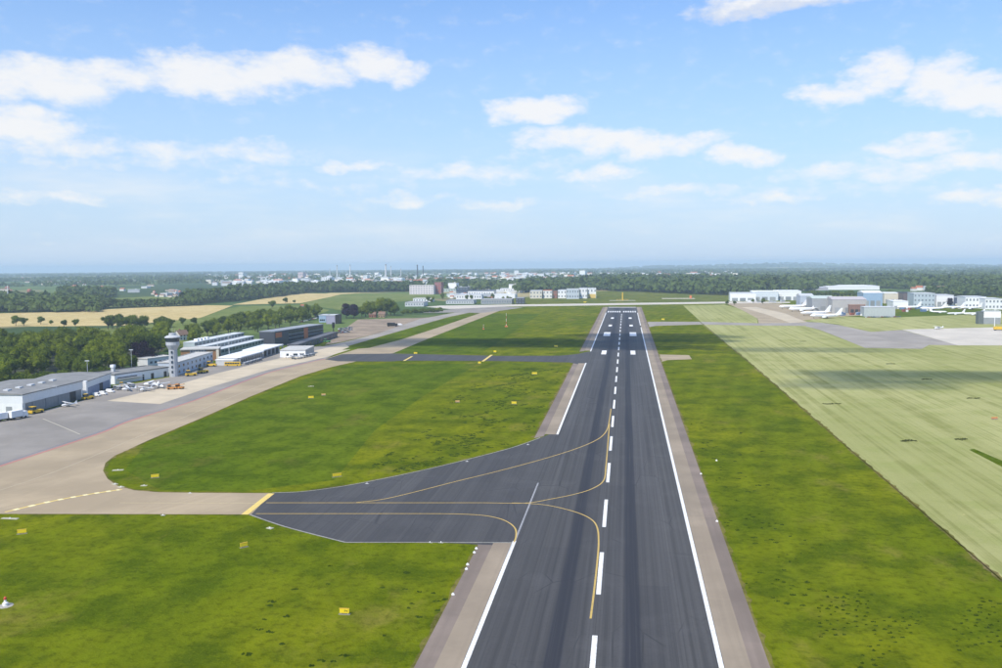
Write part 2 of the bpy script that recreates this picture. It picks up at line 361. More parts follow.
# ------------------------------------------------------------------ ground
def build_land():
    rad = [0, 600, 1400, 2500] + list(np.geomspace(2900, 29000, 60)); n = 288; mb = MB(); vs = []; fs = []
    for r in rad:
        for k in range(n):
            a = 2*math.pi*k/n; x, y = r*math.sin(a), r*math.cos(a); vs.append((x, y, gz(x, y)))
    for i in range(len(rad)-1):
        for k in range(n): fs.append((i*n+k, (i+1)*n+k, (i+1)*n+(k+1) % n, i*n+(k+1) % n))
    mb.raw(vs, fs); o = mb.build('ground', land_material()); tag(o, kind='structure')
    o.data.polygons.foreach_set('use_smooth', [True]*len(fs))
    o.data.flip_normals() if o.data.polygons[n*5].normal.z < 0 else None
build_land()

G_AIR = grass('airfield_grass', (.046, .078, .003), (.112, .148, .004), (.182, .196, .006), (.225, .180, .045), .55, (0, 0, R(9)), 11, .16)
G_MOWN = grass('mown_grass', (.040, .074, .003), (.080, .126, .005), (.116, .158, .007), (.17, .14, .035), .4, (0, 0, R(7)), 10, .14)
G_VERGE = grass('verge_grass', (.05, .08, .012), (.115, .14, .02), (.16, .17, .03), (.24, .19, .07), .6, (0, 0, 0), 8, 0)
G_FIELD = grass('meadow', (.09, .14, .035), (.15, .19, .05), (.22, .24, .08), (.3, .26, .11), .4, (0, 0, .4), 14, .2)
_a, _b = G(746, 360), G(1002, 581); HAY_ROT = math.atan2(_a.x-_b.x, _a.y-_b.y)   # the field's long edge
M_HAY = hay_material()
M_WHEAT = grass('wheat', (.40, .31, .13), (.52, .41, .19), (.58, .47, .24), (.45, .33, .14), .6, (0, 0, .9), 18, .12, .2)
M_SOIL = concrete('dry_soil', (.36, .28, .20), (400, 400), 0, .4)
M_TAN = concrete('tan_concrete', (.41, .328, .218), (15, 15), .16, .2, R(28)); M_APRON = concrete('apron_asphalt', (.30, .275, .245), (30, 30), .08, .22)
M_PALE = concrete('pale_concrete', (.56, .475, .345), (7.5, 7.5), .12, .16); M_LIGHTC = concrete('light_concrete', (.58, .53, .45), (10, 10), .12, .12)
M_GREYRD = concrete('grey_taxi', (.35, .315, .275), (40, 40), .05, .2)
M_RUN = asphalt('runway_asphalt', (.078, .077, .077), True); M_TAXI = asphalt('taxiway_asphalt', (.074, .073, .074), False, .2)
M_SH1 = concrete('shoulder_inner', (.33, .27, .20), (60, 60), .05, .25, 0.0); M_SH2 = concrete('shoulder_outer', (.255, .205, .17), (80, 80), .05, .3, 0.0)

sheet('airfield_grass', [(-300, 60), (700, 60), (900, 1480), (900, 1900), (-150, 1900), (-235, 1480), (-300, 600)], .03, G_AIR)
sheet('mown_strip', px((125, 470), (145, 445), (250, 399), (345, 365), (400, 364), (478, 364), (425, 395), (375, 430), (335, 480), (240, 492), (160, 490)), .04, G_MOWN)
sheet('mown_strip', px((350, 352), (480, 314), (540, 314), (480, 354), (430, 354)), .04, G_MOWN)
bx = [G(680, 305.5), G(700, 322), G(746, 360), G(820, 424), G(1002, 581)]
hx = sum(p.x for p in bx[1:])/4
edge_l = [Vector((p.x, p.y, 0)) for p in bx]
near_end = edge_l[-1] + (edge_l[-1]-edge_l[-2])*.5
sheet('hay_field', [near_end, Vector((950, near_end.y)), Vector((950, 1050)), G(812, 325), G(760, 325.4), G(702, 324.6)] + edge_l[2:4], .06, M_HAY)
sheet('hay_field', px((683, 305.5), (724, 304.6), (741, 309), (757, 318), (758, 323.5), (701, 322)), .06, M_HAY)
sheet('green_strip', px((969, 450), (974, 449), (1040, 477), (1050, 492)), .085, G_MOWN)
sheet('verge', px((802, 321), (838, 316.5), (880, 318), (1010, 312), (1010, 326), (902, 329), (893, 331), (871, 331.5), (845, 325)), .07, M_HAY)
sheet('meadow', px((470, 303), (505, 299), (600, 291), (800, 291), (730, 302), (700, 303.5), (600, 304)), .05, G_VERGE)

# taxiways, aprons and roads
tan_low = [(-230, 514), (60, 514.3), (251, 515), (272, 493.5), (200, 493), (160, 492.5), (135, 490.5), (118, 486), (108, 479), (103.5, 471), (106, 463), (115, 456), (150, 440), (200, 419), (250, 397), (300, 376.5), (330, 367.5), (352, 362.5), (394, 353), (430, 338), (499, 311), (480, 311), (430, 326), (354, 350), (325, 359), (268, 373.2), (196, 400.2), (130, 421.2), (100, 433.5), (0, 466.6), (-120, 506), (-230, 512)]
tx = sheet('taxiway', px(*tan_low), .08, M_TAN)
ap = sheet('apron', px((-240, 510), (-120, 506), (0, 466.6), (100, 433.5), (130, 421.2), (196, 400.2), (268, 373.2), (325, 359), (342, 351), (320, 346), (280, 352), (212, 364), (170, 377), (112, 388), (84, 400), (24, 416), (-40, 430), (-240, 470)), .07, M_APRON)
sheet('concrete_apron', px((107, 401), (160, 404.3), (205, 389), (268, 370), (325, 357.5), (352, 349), (345, 344), (318, 350), (268, 361), (215, 374), (180, 384)), .09, M_PALE)
sheet('service_road', px((330, 351), (352, 345), (400, 331), (447, 317.5), (470, 312.6), (455, 312.6), (420, 319), (380, 333), (345, 342), (320, 347)), .085, M_GREYRD)
sheet('bare_soil', px((336, 335), (358, 319.5), (417, 318), (447, 316.5), (384, 332), (342, 342), (325, 345)), .075, M_SOIL)
sheet('grass_strip', px((342, 350), (363, 342), (405, 330), (451, 317), (472, 313), (480, 313.2), (440, 327), (400, 340), (369, 348)), .10, G_MOWN)
cross = sheet('cross_taxiway', px((325, 359.4), (342, 354.3), (392, 353.6), (500, 356), (560, 355.8), (577, 354.2), (589, 351.5), (592, 362), (584, 366), (570, 362.6), (500, 361.2), (403, 360.8), (390, 361.6), (338, 361.5)), .105, M_TAXI)
sheet('far_apron', px((420, 313), (450, 309.3), (480, 307.2), (505, 306.8), (523, 307.6), (499, 311), (480, 313), (455, 312.5)), .09, M_APRON)
sheet('perimeter_taxiway', px((425, 306.8), (440, 305.6), (505, 304.6), (612, 303.2), (730, 301.6), (790, 301.8), (790, 303), (730, 303.4), (612, 305.2), (505, 306.6), (450, 309)), .095, M_LIGHTC)
sheet('side_taxiway', px((641, 322.8), (650, 321.8), (700, 321.8), (760, 323.4), (812, 322.6), (812, 326), (760, 325.6), (700, 324.6), (655, 326), (644, 328.5)), .101, M_GREYRD)
sheet('taxiway_stub', px((650, 353), (660, 354.6), (689, 355.3), (692, 359.4), (668, 360.2), (655, 363.5)), .10, M_TAN)
sheet('cargo_apron', px((724, 302.5), (779, 303.5), (810, 307), (880, 314.5), (838, 316.8), (803, 320.6), (812, 323), (812, 326), (759, 325), (757.5, 318.5), (741, 309.5), (730, 305)), .09, M_TAN)
sheet('cargo_lane', px((742, 307.4), (756, 307), (785, 313.5), (806, 322), (790, 322.8), (768, 315)), .11, M_PALE)
sheet('east_taxiway', px((806, 322), (820, 322.6), (838, 325), (871, 332), (902, 330), (958, 345.5), (929, 345), (922, 349), (865, 348), (843, 339), (820, 330), (806, 326.5)), .1025, M_GREYRD)
sheet('light_apron', px((902, 329.6), (1040, 326.4), (1040, 345.6), (958, 345.5)), .11, M_LIGHTC)
ex = sheet('exit_taxiway', px((272, 493.6), (300, 492.6), (330, 489), (360, 484), (400, 476), (440, 467), (480, 457), (510, 449), (528, 443), (545, 436.4)) + [Vector((-22, 362)), Vector((-22, 209))] + px((430, 542.6), (346, 542.6), (337, 540.6), (285, 527), (251, 515.2)), .105, M_TAXI)

rw = sheet('runway', [(-22.9, 60), (22.9, 60), (22.9, 1418), (-22.9, 1418)], .12, M_RUN)
def shoulder(x0, x1, y0, y1, ylead=0):
    s = 1 if x1 > x0 else -1
    sheet('runway_shoulder', [(x0, y0), (x0+s*4.6, y0), (x0+s*4.6, y1+ylead*.6), (x0, y1)], .108, M_SH1)
    sheet('runway_shoulder', [(x0+s*4.6, y0+ (0 if y0 < 300 else -4)), (x1, y0 + (0 if y0 < 300 else -9)), (x1, y1), (x0+s*4.6, y1)], .104, M_SH2)
shoulder(-22.9, -31.2, 60, 211.5); shoulder(-22.9, -31.2, 352, 610); shoulder(-22.9, -31.2, 700, 1415); shoulder(22.9, 30.9, 60, 1415)

# worn, uneven verge where grass meets pavement
M_WORN = grass('worn_verge', (.07, .075, .015), (.145, .14, .03), (.20, .175, .05), (.27, .21, .10), .9, (0, 0, 0), 8, 0)
def verge(pts, side, wmin, wmax, seed, step=2.2):
    g = random.Random(seed); P = [Vector(p[:2]) for p in pts]; L = []; Q = []
    for a, b in zip(P[:-1], P[1:]):
        n = max(1, int((b-a).length/step)); t = (b-a).normalized(); nrm = Vector((-t.y, t.x))*side
        for k in range(n):
            p = a + (b-a)*(k/n); L.append(p - nrm*.15); Q.append(p + nrm*g.uniform(wmin, wmax)*(.4 + .6*abs(math.sin(k*.23+seed))))
    mb = MB(); k = len(L); mb.raw([(p.x, p.y, .112) for p in L] + [(p.x, p.y, .112) for p in Q], [(i, i+1, i+1+k, i+k) for i in range(k-1)])
    o = mb.build('worn_verge', M_WORN); tag(o, kind='structure')
    if o.data.polygons[0].normal.z < 0: o.data.flip_normals()
verge([(-31.2, 62), (-31.2, 211)], 1, .1, 1.3, 1); verge([(-31.2, 345), (-31.2, 606)], 1, .1, 1.8, 2); verge([(-31.2, 702), (-31.2, 1400)], 1, .2, 2.6, 3); verge([(30.9, 62), (30.9, 1400)], -1, .1, 1.5, 4)
verge(px((20, 514.4), (120, 514.6), (250, 515)), -1, .1, .9, 5); verge(px((270, 493.4), (200, 493), (160, 492.5), (135, 490.5), (118, 486), (108, 479), (103.5, 471), (106, 463), (115, 456), (150, 440), (200, 419), (250, 397), (300, 376.5), (330, 367.5)), -1, .2, 1.6, 6)
verge([edge_l[1], edge_l[2], edge_l[3], near_end], 1, .2, 1.6, 7); verge([edge_l[1], edge_l[2], edge_l[3], near_end], -1, .2, 1.3, 8)
verge(px((347, 543), (430, 543), (488, 543)), -1, .1, .8, 9); verge(px((300, 492.2), (360, 483.6), (440, 466.6), (510, 448.6)), 1, .1, 1.0, 10)

# painted markings, each stripe a part of the runway
W1 = marking((.78, .78, .76), .38); W2 = marking((.30, .30, .31), .6); Y1 = marking((.52, .36, .09), .3); Y2 = marking((.70, .52, .14), .25); PINK = marking((.46, .15, .13), .3)
def rect(name, x0, x1, y0, y1, z, mt, parent): return sheet(name, [(x0, y0), (x1, y0), (x1, y1), (x0, y1)], z, mt, parent)
for k in range(24):
    y = 132 + 47.75*k
    if y + 27 < 1225: rect('centreline_stripe', -.5, .5, y, y+27.2, .135, W1, rw)
for a, b in ((60, 213), (352, 612), (694, 1246)): rect('edge_line', -22.8, -21.9, a, b, .135, W1, rw)
for a, b in ((60, 962), (990, 1246)): rect('edge_line', 21.9, 22.8, a, b, .135, W1, rw)
rect('faded_edge_line', -22.5, -22.0, 204, 272, .133, W2, rw)
for s in (-1, 1):
    rect('touchdown_mark', s*11.4-1.9, s*11.4+1.9, 672, 702, .135, W1, rw)
    rect('aiming_mark', s*12.9-3.3, s*12.9+3.3, 845, 890, .135, W1, rw)
    rect('touchdown_mark', s*11.8-1.9, s*11.8+1.9, 975, 1001, .135, W1, rw)
    rect('touchdown_mark', s*11.4-1.9, s*11.4+1.9, 1110, 1138, .135, W1, rw)
    for k in range(6): x = s*(3.0 + 3.3*k); rect('threshold_bar', x-.95, x+.95, 1256, 1294, .135, W1, rw)
rect('runway_end_bar', -22, 22, 1395, 1413, .135, marking((.55, .5, .46), .3), rw)
lineA = [(356.4, 502.9), (382, 499.9), (412.5, 493), (455.6, 482), (498.7, 471.4), (541.9, 459.8), (576.3, 449), (597.9, 439.5), (606.5, 431), (609.3, 421), (611, 409)]
lineB = [(266, 503.3), (340, 503.3), (430, 503.3), (481.5, 503.3), (524.6, 503.6), (550.5, 499.6), (576.3, 494.3), (593.6, 488.5), (603.8, 480.5), (606, 466), (607.8, 445), (609.5, 424)]
lineB2 = [(512, 503.4), (530, 504.1), (550.5, 506.3), (576.3, 512.8), (591.4, 520), (597.4, 528.8), (598.6, 543.9), (597, 565.4), (593.6, 595.6), (590.6, 619.3)]
lineC = [(256, 514.2), (330, 514.2), (420, 514.2), (455.6, 514.5), (481.5, 515.8), (498.7, 518.9), (509.5, 523.6), (515.4, 529.6), (516, 537), (514, 543)]
M_blackline = marking((.03, .03, .034), .4)
for i, ln in enumerate((lineA, lineB, lineB2, lineC)):
    P = px(*ln)
    ribbon('yellow_guide_line', P, .42, .137 + i*.002, Y1, ex)
holdA, holdB = G(271.5, 493.9), G(244.5, 515.1)
ribbon('holding_bar', [holdA, (holdA+holdB)/2, holdB], 2.0, .139, Y2, ex, 1)
ribbon('yellow_guide_line', px((122, 489.7), (90, 494.5), (50, 502), (5, 512.5)), .9, .10, Y2, tx)
_h = smooth_line(px((122, 489.7), (90, 494.5), (50, 502), (5, 512.5)), 16)
for t in range(2, 46, 5): ribbon('dash', [_h[t], _h[t+1], _h[t+2]], 1.7, .103, marking((.80, .70, .36), .2), tx, 1)
ribbon('yellow_guide_line', px((120, 503.2), (200, 503.4), (262, 503.4)), .35, .10, marking((.52, .42, .22), .4), tx)
ribbon('yellow_guide_line', px((-30, 500), (60, 470), (150, 432), (260, 386), (340, 358)), .4, .10, marking((.45, .37, .24), .5), tx)
ribbon('apron_boundary_line', px((-120, 506), (0, 466.6), (100, 433.5), (130, 421.2), (196, 400.2), (268, 373.2), (325, 359)), 1.1, .112, PINK, ap)
ribbon('apron_boundary_line', px((-120, 503.6), (0, 464.4), (100, 431.5), (130, 419.2), (196, 398.6), (268, 372.2)), .6, .112, marking((.20, .18, .21), .3), ap)
ribbon('stand_line', px((43, 419), (60, 426), (80, 434.6)), .5, .10, marking((.47, .43, .32), .3), ap)
a = G(482.6, 361.6); b = G(491.8, 355); ribbon('holding_bar', [a, (a+b)/2, b], 1.9, .139, Y2, cross, 1)
a = G(404, 361); b = G(412, 356.5); ribbon('holding_bar', [a, (a+b)/2, b], 1.7, .139, Y2, cross, 1)


# ------------------------------------------------------------------ buildings
def window_mesh(w_, h_, mt, key={}):
    k = (round(w_, 2), round(h_, 2), mt.name)
    if k not in key:
        mb = MB(); mb.box(0, w_, -.10, .12, 0, h_); key[k] = mb.mesh('window', mt)
    return key[k]
def windows(t, x0, x1, n, z, w_, h_, mt=None, y=0.0, name='window'):
    me = window_mesh(w_, h_, mt or M_glass)
    for i in range(n):
        x = x0 + (x1-x0-w_)*(i/(n-1) if n > 1 else .5)
        link(name, me, t, (x, y, z))
def side_windows(t, y0, y1, n, z, w_, h_, x, mt=None):
    me = window_mesh(w_, h_, mt or M_glass)
    for i in range(n):
        o = link('window', me, t, (x, y0 + (y1-y0-w_)*(i/(n-1) if n > 1 else .5), z)); o.rotation_euler = (0, 0, R(90))
def flat_building(name, label, cat, A, L, D, Hh, rz, wall, roof, over=.35, group=None, rise=0.0, parapet=True):
    """A = near-left foot; local x along the front, local y into the depth"""
    t = thing(name, label, cat, A, rz, group)
    MB().box(0, L, 0, D, -.3, Hh).build('wall', wall, t)
    mb = MB()
    if rise:
        mb.prism([(-over, Hh), (D+over, Hh), (D+over, Hh+.3), (D/2, Hh+rise+.3), (-over, Hh+.3)], 'x', -over, L+over)
    else:
        mb.box(-over, L+over, -over, D+over, Hh+.003, Hh+.3)
        if parapet:
            for (a, b, c, d) in ((-over, L+over, -over, -over+.3), (-over, L+over, D+over-.3, D+over), (-over, -over+.3, -over+.3, D+over-.3), (L+over-.3, L+over, -over+.3, D+over-.3)): mb.box(a, b, c, d, Hh+.3, Hh+.75)
    mb.build('roof', roof, t)
    return t
def gable_house(name, label, A, L, D, Hh, rise, rz, wall, roof, group=None, cat='house', nwin=3, chim=True):
    t = thing(name, label, cat, A, rz, group)
    mb = MB(); mb.box(0, L, 0, D, -.3, Hh); mb.prism([(0, Hh), (D, Hh), (D/2, Hh+rise)], 'x', 0, L); mb.build('wall', wall, t)
    k = rise/(D/2); o = .5
    mb = MB(); mb.prism([(-o, Hh-o*k+.02), (D/2, Hh+rise+.02), (D+o, Hh-o*k+.02), (D+o, Hh-o*k+.3), (D/2, Hh+rise+.32), (-o, Hh-o*k+.3)], 'x', -o, L+o)
    r = mb.build('roof', roof, t)
    if chim: MB().box(L*.3, L*.3+.9, D/2-.4, D/2+.4, Hh+rise*.6, Hh+rise+1.4).build('chimney', M_brick, r)
    if nwin:
        windows(t, L*.08, L*.92, nwin, 1.0, min(1.6, L/nwin*.5), 1.5)
        if Hh > 4.6: windows(t, L*.08, L*.92, nwin, 3.6, min(1.6, L/nwin*.5), 1.4)
    MB().box(L*.45, L*.45+1.1, -.12, .1, 0, 2.2).build('door', M_dark, t)
    return t
M_brick = paint((.33, .13, .085), .9, .25, 1.5); M_tile = paint((.42, .15, .08), .85, .25, 1.0); M_browntile = paint((.22, .14, .10), .85, .25, 1.0)
M_wallblue = paint((.50, .56, .63), .55, .08); M_lightgrey = paint((.55, .57, .59), .6, .1); M_midgrey = paint((.30, .32, .34), .6, .12); M_navy = paint((.06, .075, .12), .4, .15)
M_brownpanel = paint((.33, .17, .075), .6, .2, .8); M_charcoal = paint((.055, .06, .075), .55, .15); M_cream = paint((.66, .62, .52), .7, .1); M_bluewall = paint((.30, .42, .57), .5, .1)
M_greyroof2 = paint((.40, .40, .40), .8, .2, .2); M_doorgrey = paint((.23, .25, .27), .5, .15, .8); M_doorblue = paint((.22, .27, .40), .5, .12, .8); M_pink = paint((.62, .50, .50), .7, .1)
def ang(A, B): return math.atan2(B.y-A.y, B.x-A.x)

# big white hangar at the left edge
A, B = G(24, 415), G(84, 398.8); L1 = (B-A).length; rz1 = ang(A, B); h1 = 9.6
t = thing('hangar', 'large white hangar at left edge with flat grey roof and grey folding doors', 'hangar', A, rz1)
MB().box(0, L1, .6, 42, -.3, 5.6).build('wall', M_white, t)
MB().box(0, L1, .3, 42, 5.603, h1).build('fascia', paint((.74, .76, .78), .5, .06), t)
mb = MB(); mb.prism([(0, h1+.003), (42.3, h1+.003), (42.3, h1+.5), (22, h1+1.5), (0, h1+.5)], 'x', -.3, L1+.3); rf = mb.build('roof', M_roofgrey, t)
for k in range(5): MB().box(L1*(.12+.18*k), L1*(.12+.18*k)+3, 12, 14.5, h1+.8, h1+1.75).build('skylight', M_lightgrey, rf)
nd = 9
for k in range(nd):
    x0 = L1*.04 + (L1*.93)*k/nd; x1 = L1*.04 + (L1*.93)*(k+1)/nd
    MB().box(x0+.08, x1-.08, .25 if k % 2 else .36, .58, 0, 5.3).build('door_opening' if k == 7 else 'door_panel', M_dark if k == 7 else M_doorgrey, t)
end = MB().box(-.14, -.003, 6, 9, 0, 4).build('side_door', M_midgrey, t)
side_windows(t, 14, 36, 6, 5.9, 2.2, 1.1, 0)
# second hangar, blue doors
A2, B2 = G(87.5, 396.8), G(112, 387); L2 = (B2-A2).length; rz2 = ang(A2, B2)
t = thing('hangar', 'smaller pale hangar with blue sliding doors next to the large white one', 'hangar', A2, rz2)
MB().box(0, L2, .6, 34, -.3, 5.0).build('wall', M_white, t)
MB().box(0, L2, .3, 34, 5.003, 8.2).build('fascia', paint((.72, .745, .77), .5, .06), t)
mb = MB(); mb.prism([(0, 8.203), (34.3, 8.203), (34.3, 8.6), (18, 9.4), (0, 8.6)], 'x', -.3, L2+.3); mb.build('roof', M_roofgrey, t)
for k in range(6):
    x0 = L2*.06+L2*.88*k/6; x1 = L2*.06+L2*.88*(k+1)/6
    MB().box(x0+.06, x1-.06, .3, .58, 0, 4.7).build('door_opening' if k == 3 else 'door_panel', M_dark if k == 3 else M_doorblue, t)
MB().box(-2.2, -.05, -.4, 3, -.2, 8.9).build('pillar', M_white, t)
# chimney stack beside it
p = G(113.5, 381)
t = thing('chimney_stack', 'slim white chimney stack at the end of the blue doored hangar', 'chimney', p)
MB().box(-.9, .9, -.9, .9, -.2, 8.6).build('shaft', M_lightgrey, t); MB().box(-1.2, 1.2, -1.2, 1.2, 8.6, 10.2).build('cap', M_white, t)
# white workshop
A3, B3 = G(115, 384.5), G(168.5, 376.3); L3 = (B3-A3).length; rz3 = ang(A3, B3)
t = flat_building('workshop', 'low white workshop with black doorways between hangars and control tower', 'building', A3, L3, 20, 5.6, rz3, M_white, M_roofgrey)
for fx, wd in ((.66, 2.2), (.91, 2.2), (.50, 1.2)): MB().box(L3*fx, L3*fx+wd, -.12, .1, 0, 3.6).build('doorway', M_dark, t)
windows(t, L3*.05, L3*.4, 6, 2.6, 2.6, 1.3)
MB().box(L3*.03, L3*.46, -3, -.05, 3.0, 3.25).build('canopy', M_steel, t)

# control tower
tb = G(174, 376.5)
t = thing('control_tower', 'tall pale grey control tower with dark glazed cab', 'tower', tb, .2)
M_tower = paint((.43, .45, .48), .75, .15, .25)
S = [(3.1, 0), (3.1, 18.5)]
mb = MB(); mb.lathe([(2.9, -.3), (2.65, 17.6)], 12); sh = mb.build('shaft', M_tower, t)
for k in range(5): MB().box(-.5, .5, -2.98, -2.5, 2.5+3.2*k, 4.0+3.2*k).build('slit_window', M_glass, sh)
mb = MB(); mb.lathe([(2.65, 17.603), (3.9, 20.0), (4.2, 20.6), (4.2, 22.6)], 16); mb.build('gallery', paint((.47, .49, .52), .7, .12), t)
for k in range(12):
    a0, a1 = 2*math.pi*k/12 + .02, 2*math.pi*(k+1)/12 - .02; mb = MB()
    pts = [(4.0*math.cos(a0), 4.2*math.sin(a0), 22.7), (4.2*math.cos(a1), 4.2*math.sin(a1), 22.7), (4.75*math.cos(a1), 4.75*math.sin(a1), 25.3), (4.75*math.cos(a0), 4.75*math.sin(a0), 25.3)]
    mb.raw([tuple(Vector(q)) for q in pts] + [tuple(Vector((q[0]*.95, q[1]*.95, q[2]))) for q in pts], [(0, 1, 2, 3), (7, 6, 5, 4), (0, 4, 5, 1), (1, 5, 6, 2), (2, 6, 7, 3), (3, 7, 4, 0)])
    mb.build('cab_pane', M_glass, t)
mb = MB(); mb.lathe([(3.9, 22.6), (3.9, 25.3)], 12); mb.build('cab_core', M_dark, t)
mb = MB(); mb.lathe([(4.95, 25.3), (4.95, 25.8), (3.6, 26.6), (2.2, 26.9), (2.2, 28.2)], 16); mb.build('roof', paint((.46, .48, .50), .7, .12), t)
MB().cyl((0, 0, 28.2), (0, 0, 32.5), .12, .05).build('antenna', M_steel, t); MB().cyl((1.4, .6, 28.2), (1.4, .6, 31), .1, .05).build('antenna', M_steel, t)
# office wing
A4, B4 = G(178, 375.2), G(213, 363.6); L4 = (B4-A4).length; rz4 = ang(A4, B4)
t = flat_building('office', 'two storey pale blue office with rows of small windows beside the control tower', 'building', A4, L4, 13, 8.0, rz4, M_wallblue, M_concpale)
for z in (1.2, 4.8): windows(t, 1.5, L4-1.5, 9, z, 2.3, 1.7)
MB().box(L4*.55, L4*.62, -.14, .1, 0, 2.6).build('door', M_dark, t)
A4b = G(148, 369.5)
t = flat_building('office_annexe', 'low whitish annexe behind the workshop roof left of the tower', 'building', A4b, 22, 10, 7.0, rz3, paint((.62, .64, .66), .6, .1), M_concpale)
windows(t, 2, 20, 5, 3.8, 2, 1.5)
# old terminal with brown panels
A5 = G(181, 361.5); rz5 = .35; t = thing('terminal', 'terminal front of brown panels round a dark glazed middle', 'terminal', A5, rz5)
k5 = mpp(A5); MB().box(0, 36*k5, 0, 16, -.3, 8.5).build('wall', M_brownpanel, t)
MB().box(9*k5, 24.5*k5, -.5, -.01, .5, 8.3).build('glass_front', M_navy, t)
for q in range(6): MB().box(9*k5+q*15.5*k5/6, 9*k5+q*15.5*k5/6+.25, -.62, -.5, .5, 8.3).build('mullion', M_steel, t)
MB().box(-.4, 36*k5+.4, -.8, 16.4, 8.503, 9.3).build('roof', M_concpale, t)
MB().box(34*k5, 36.6*k5, -1.2, -.85, 0, 8.2).build('pier', M_cream, t)
# long glazed hall with stepped pale roofs
A6, B6 = G(217.5, 359), G(264, 347); L6 = (B6-A6).length; rz6 = ang(A6, B6)
t = thing('departure_hall', 'long grey green glazed hall with stepped pale roofs behind the pier', 'terminal', A6, rz6)
M_gg = paint((.36, .42, .42), .35, .12, .4)
for k, (y0, hh) in enumerate(((0, 6.5), (9, 9.5), (18, 12.5))):
    MB().box(0, L6, y0+(.01 if k else 0), y0+9, -.3, hh).build('wall', M_gg, t)
    MB().box(-.3, L6+.3, y0-.3, y0+8.95, hh+.003, hh+.45).build('roof', paint((.60, .63, .63), .6, .1), t)
    nb = 14
    for q in range(nb): MB().box(L6*(q+.1)/nb, L6*(q+.9)/nb, y0-.09, y0+.003, hh-3.0+.4, hh-.4).build('glazing', glass((.09, .12, .13)), t)
for k in range(4): MB().box(L6*.1+k*6, L6*.1+k*6+3.2, 20, 23, 12.96, 14.6).build('roof_unit', M_white, t)
# white roofed pier
A7, B7 = G(240.5, 364.2), G(263, 357.8); L7 = (B7-A7).length; rz7 = ang(A7, B7)
t = thing('pier', 'low pier with white roof and grey glazed wall facing the apron', 'terminal', A7, rz7)
MB().box(0, L7, 0, 16, -.2, 4.6).build('wall', M_midgrey, t); MB().box(-.6, L7+.4, -.8, 16.6, 4.603, 5.3).build('roof', M_white, t)
windows(t, 1, L7-1, 10, 1.2, L7/14, 2.4)
MB().box(-8, -.62, 2, 15, -.2, 3.6).build('entrance_block', M_lightgrey, t); MB().box(-8.3, -.63, 1.6, 15.4, 3.603, 4.2).build('entrance_roof', M_white, t)
A8, B8 = G(263.5, 357.5), G(283, 351.3); L8 = (B8-A8).length
t = thing('canopy_shed', 'open fronted shed with white roof and dark bays next to the pier', 'shed', A8, ang(A8, B8))
MB().box(0, L8, 3, 16, -.2, 5.2).build('wall', M_dark, t); MB().box(-.3, L8+.5, -.6, 16.6, 5.203, 6.0).build('roof', M_white, t)
for k in range(6): MB().box((L8-.7)*k/5, (L8-.7)*k/5+.7, 0, .7, -.2, 5.2).build('column', M_lightgrey, t)
A9, B9 = G(280, 357.5), G(305, 356); 
t = thing('cargo_shed', 'white fronted shed with grey side wall in front of the dark block', 'shed', A9, ang(A9, B9)*.25)
k9 = mpp(A9); w9 = 25.5*k9
MB().box(0, w9, 0, 34, -.2, 5.4).build('wall', M_white, t); MB().box(-.2, w9+.2, -.3, 34.4, 5.403, 5.9).build('roof', M_concpale, t)
for fx in (.25, .52, .60, .76, .86): MB().box(w9*fx, w9*fx+1.8, -.1, .1, 1.2, 3.0).build('window', M_glass, t)
MB().box(w9+.003, w9+.12, .3, 33.6, .2, 5.2).build('side_cladding', M_midgrey, t)
# dark office block with orange panels
A10, B10 = G(275, 346.5), G(323.5, 337.5); L10 = (B10-A10).length; rz10 = ang(A10, B10)
t = thing('office_block', 'charcoal office block with orange square and orange vertical stripe', 'building', A10, rz10)
h10 = 14.5*mpp(A10)
MB().box(0, L10, 0, 15, -.3, h10).build('wall', M_charcoal, t); MB().box(-.2, L10+.2, -.25, 15.2, h10+.003, h10+.55).build('roof', M_midgrey, t)
MB().box(L10*.015, L10*.13, -.3, -.01, h10*.58, h10*.93).build('orange_square', M_orange, t)
MB().box(L10*.57, L10*.655, -.35, -.01, h10*.02, h10*.98).build('orange_stripe', M_orange, t)
for z in (.2, .46, .72):
    for q in range(16):
        x = L10*(.27 + .70*q/16)
        if not L10*.55 < x < L10*.66: MB().box(x, x+L10*.036, -.12, .05, h10*z, h10*(z+.17)).build('window', M_glass, t)
    MB().box(L10*.26, L10*.995, -.22, -.121, h10*(z-.06), h10*(z-.02)).build('sill_band', M_midgrey, t)
A11, B11 = G(298, 350.5), G(337.5, 337); 
t = flat_building('podium', 'low dark flat roofed wing along the foot of the orange striped block', 'building', A11, (B11-A11).length, 9, 4.6, ang(A11, B11), M_charcoal, paint((.13, .135, .15), .8, .2))
windows(t, 2, (B11-A11).length-2, 12, 1.2, 3.4, 2.0)
# signboard pylon, blue and lilac sheds behind
p = G(333.6, 335)
t = thing('sign_pylon', 'black pylon signboard standing at the end of the dark low wing', 'sign', p, .25); k = mpp(p)
MB().cyl((0, 0, -.2), (0, 0, 8), .5, .5).build('post', M_black, t); MB().box(-1.3, 1.3, -.4, .4, 7.2, 13).build('board', M_black, t)
p = G(319, 322.5); k = mpp(p)
t = flat_building('blue_shed', 'bright blue flat shed behind the dark block', 'shed', p, 7*k, 20, 7*k, 0.1, M_bluewall, M_lightgrey); windows(t, 1, 6*k, 3, 2, 2, 2)
p = G(326.3, 324); k = mpp(p)
t = flat_building('lilac_shed', 'lilac grey shed with black end wall next to the blue shed', 'shed', p, 9*k, 20, 8.4*k, 0.1, paint((.34, .33, .45), .6, .1), M_lightgrey)
MB().box(9*k+.36, 12*k, -.5, 19, -.2, 9*k).build('black_end', M_black, t)
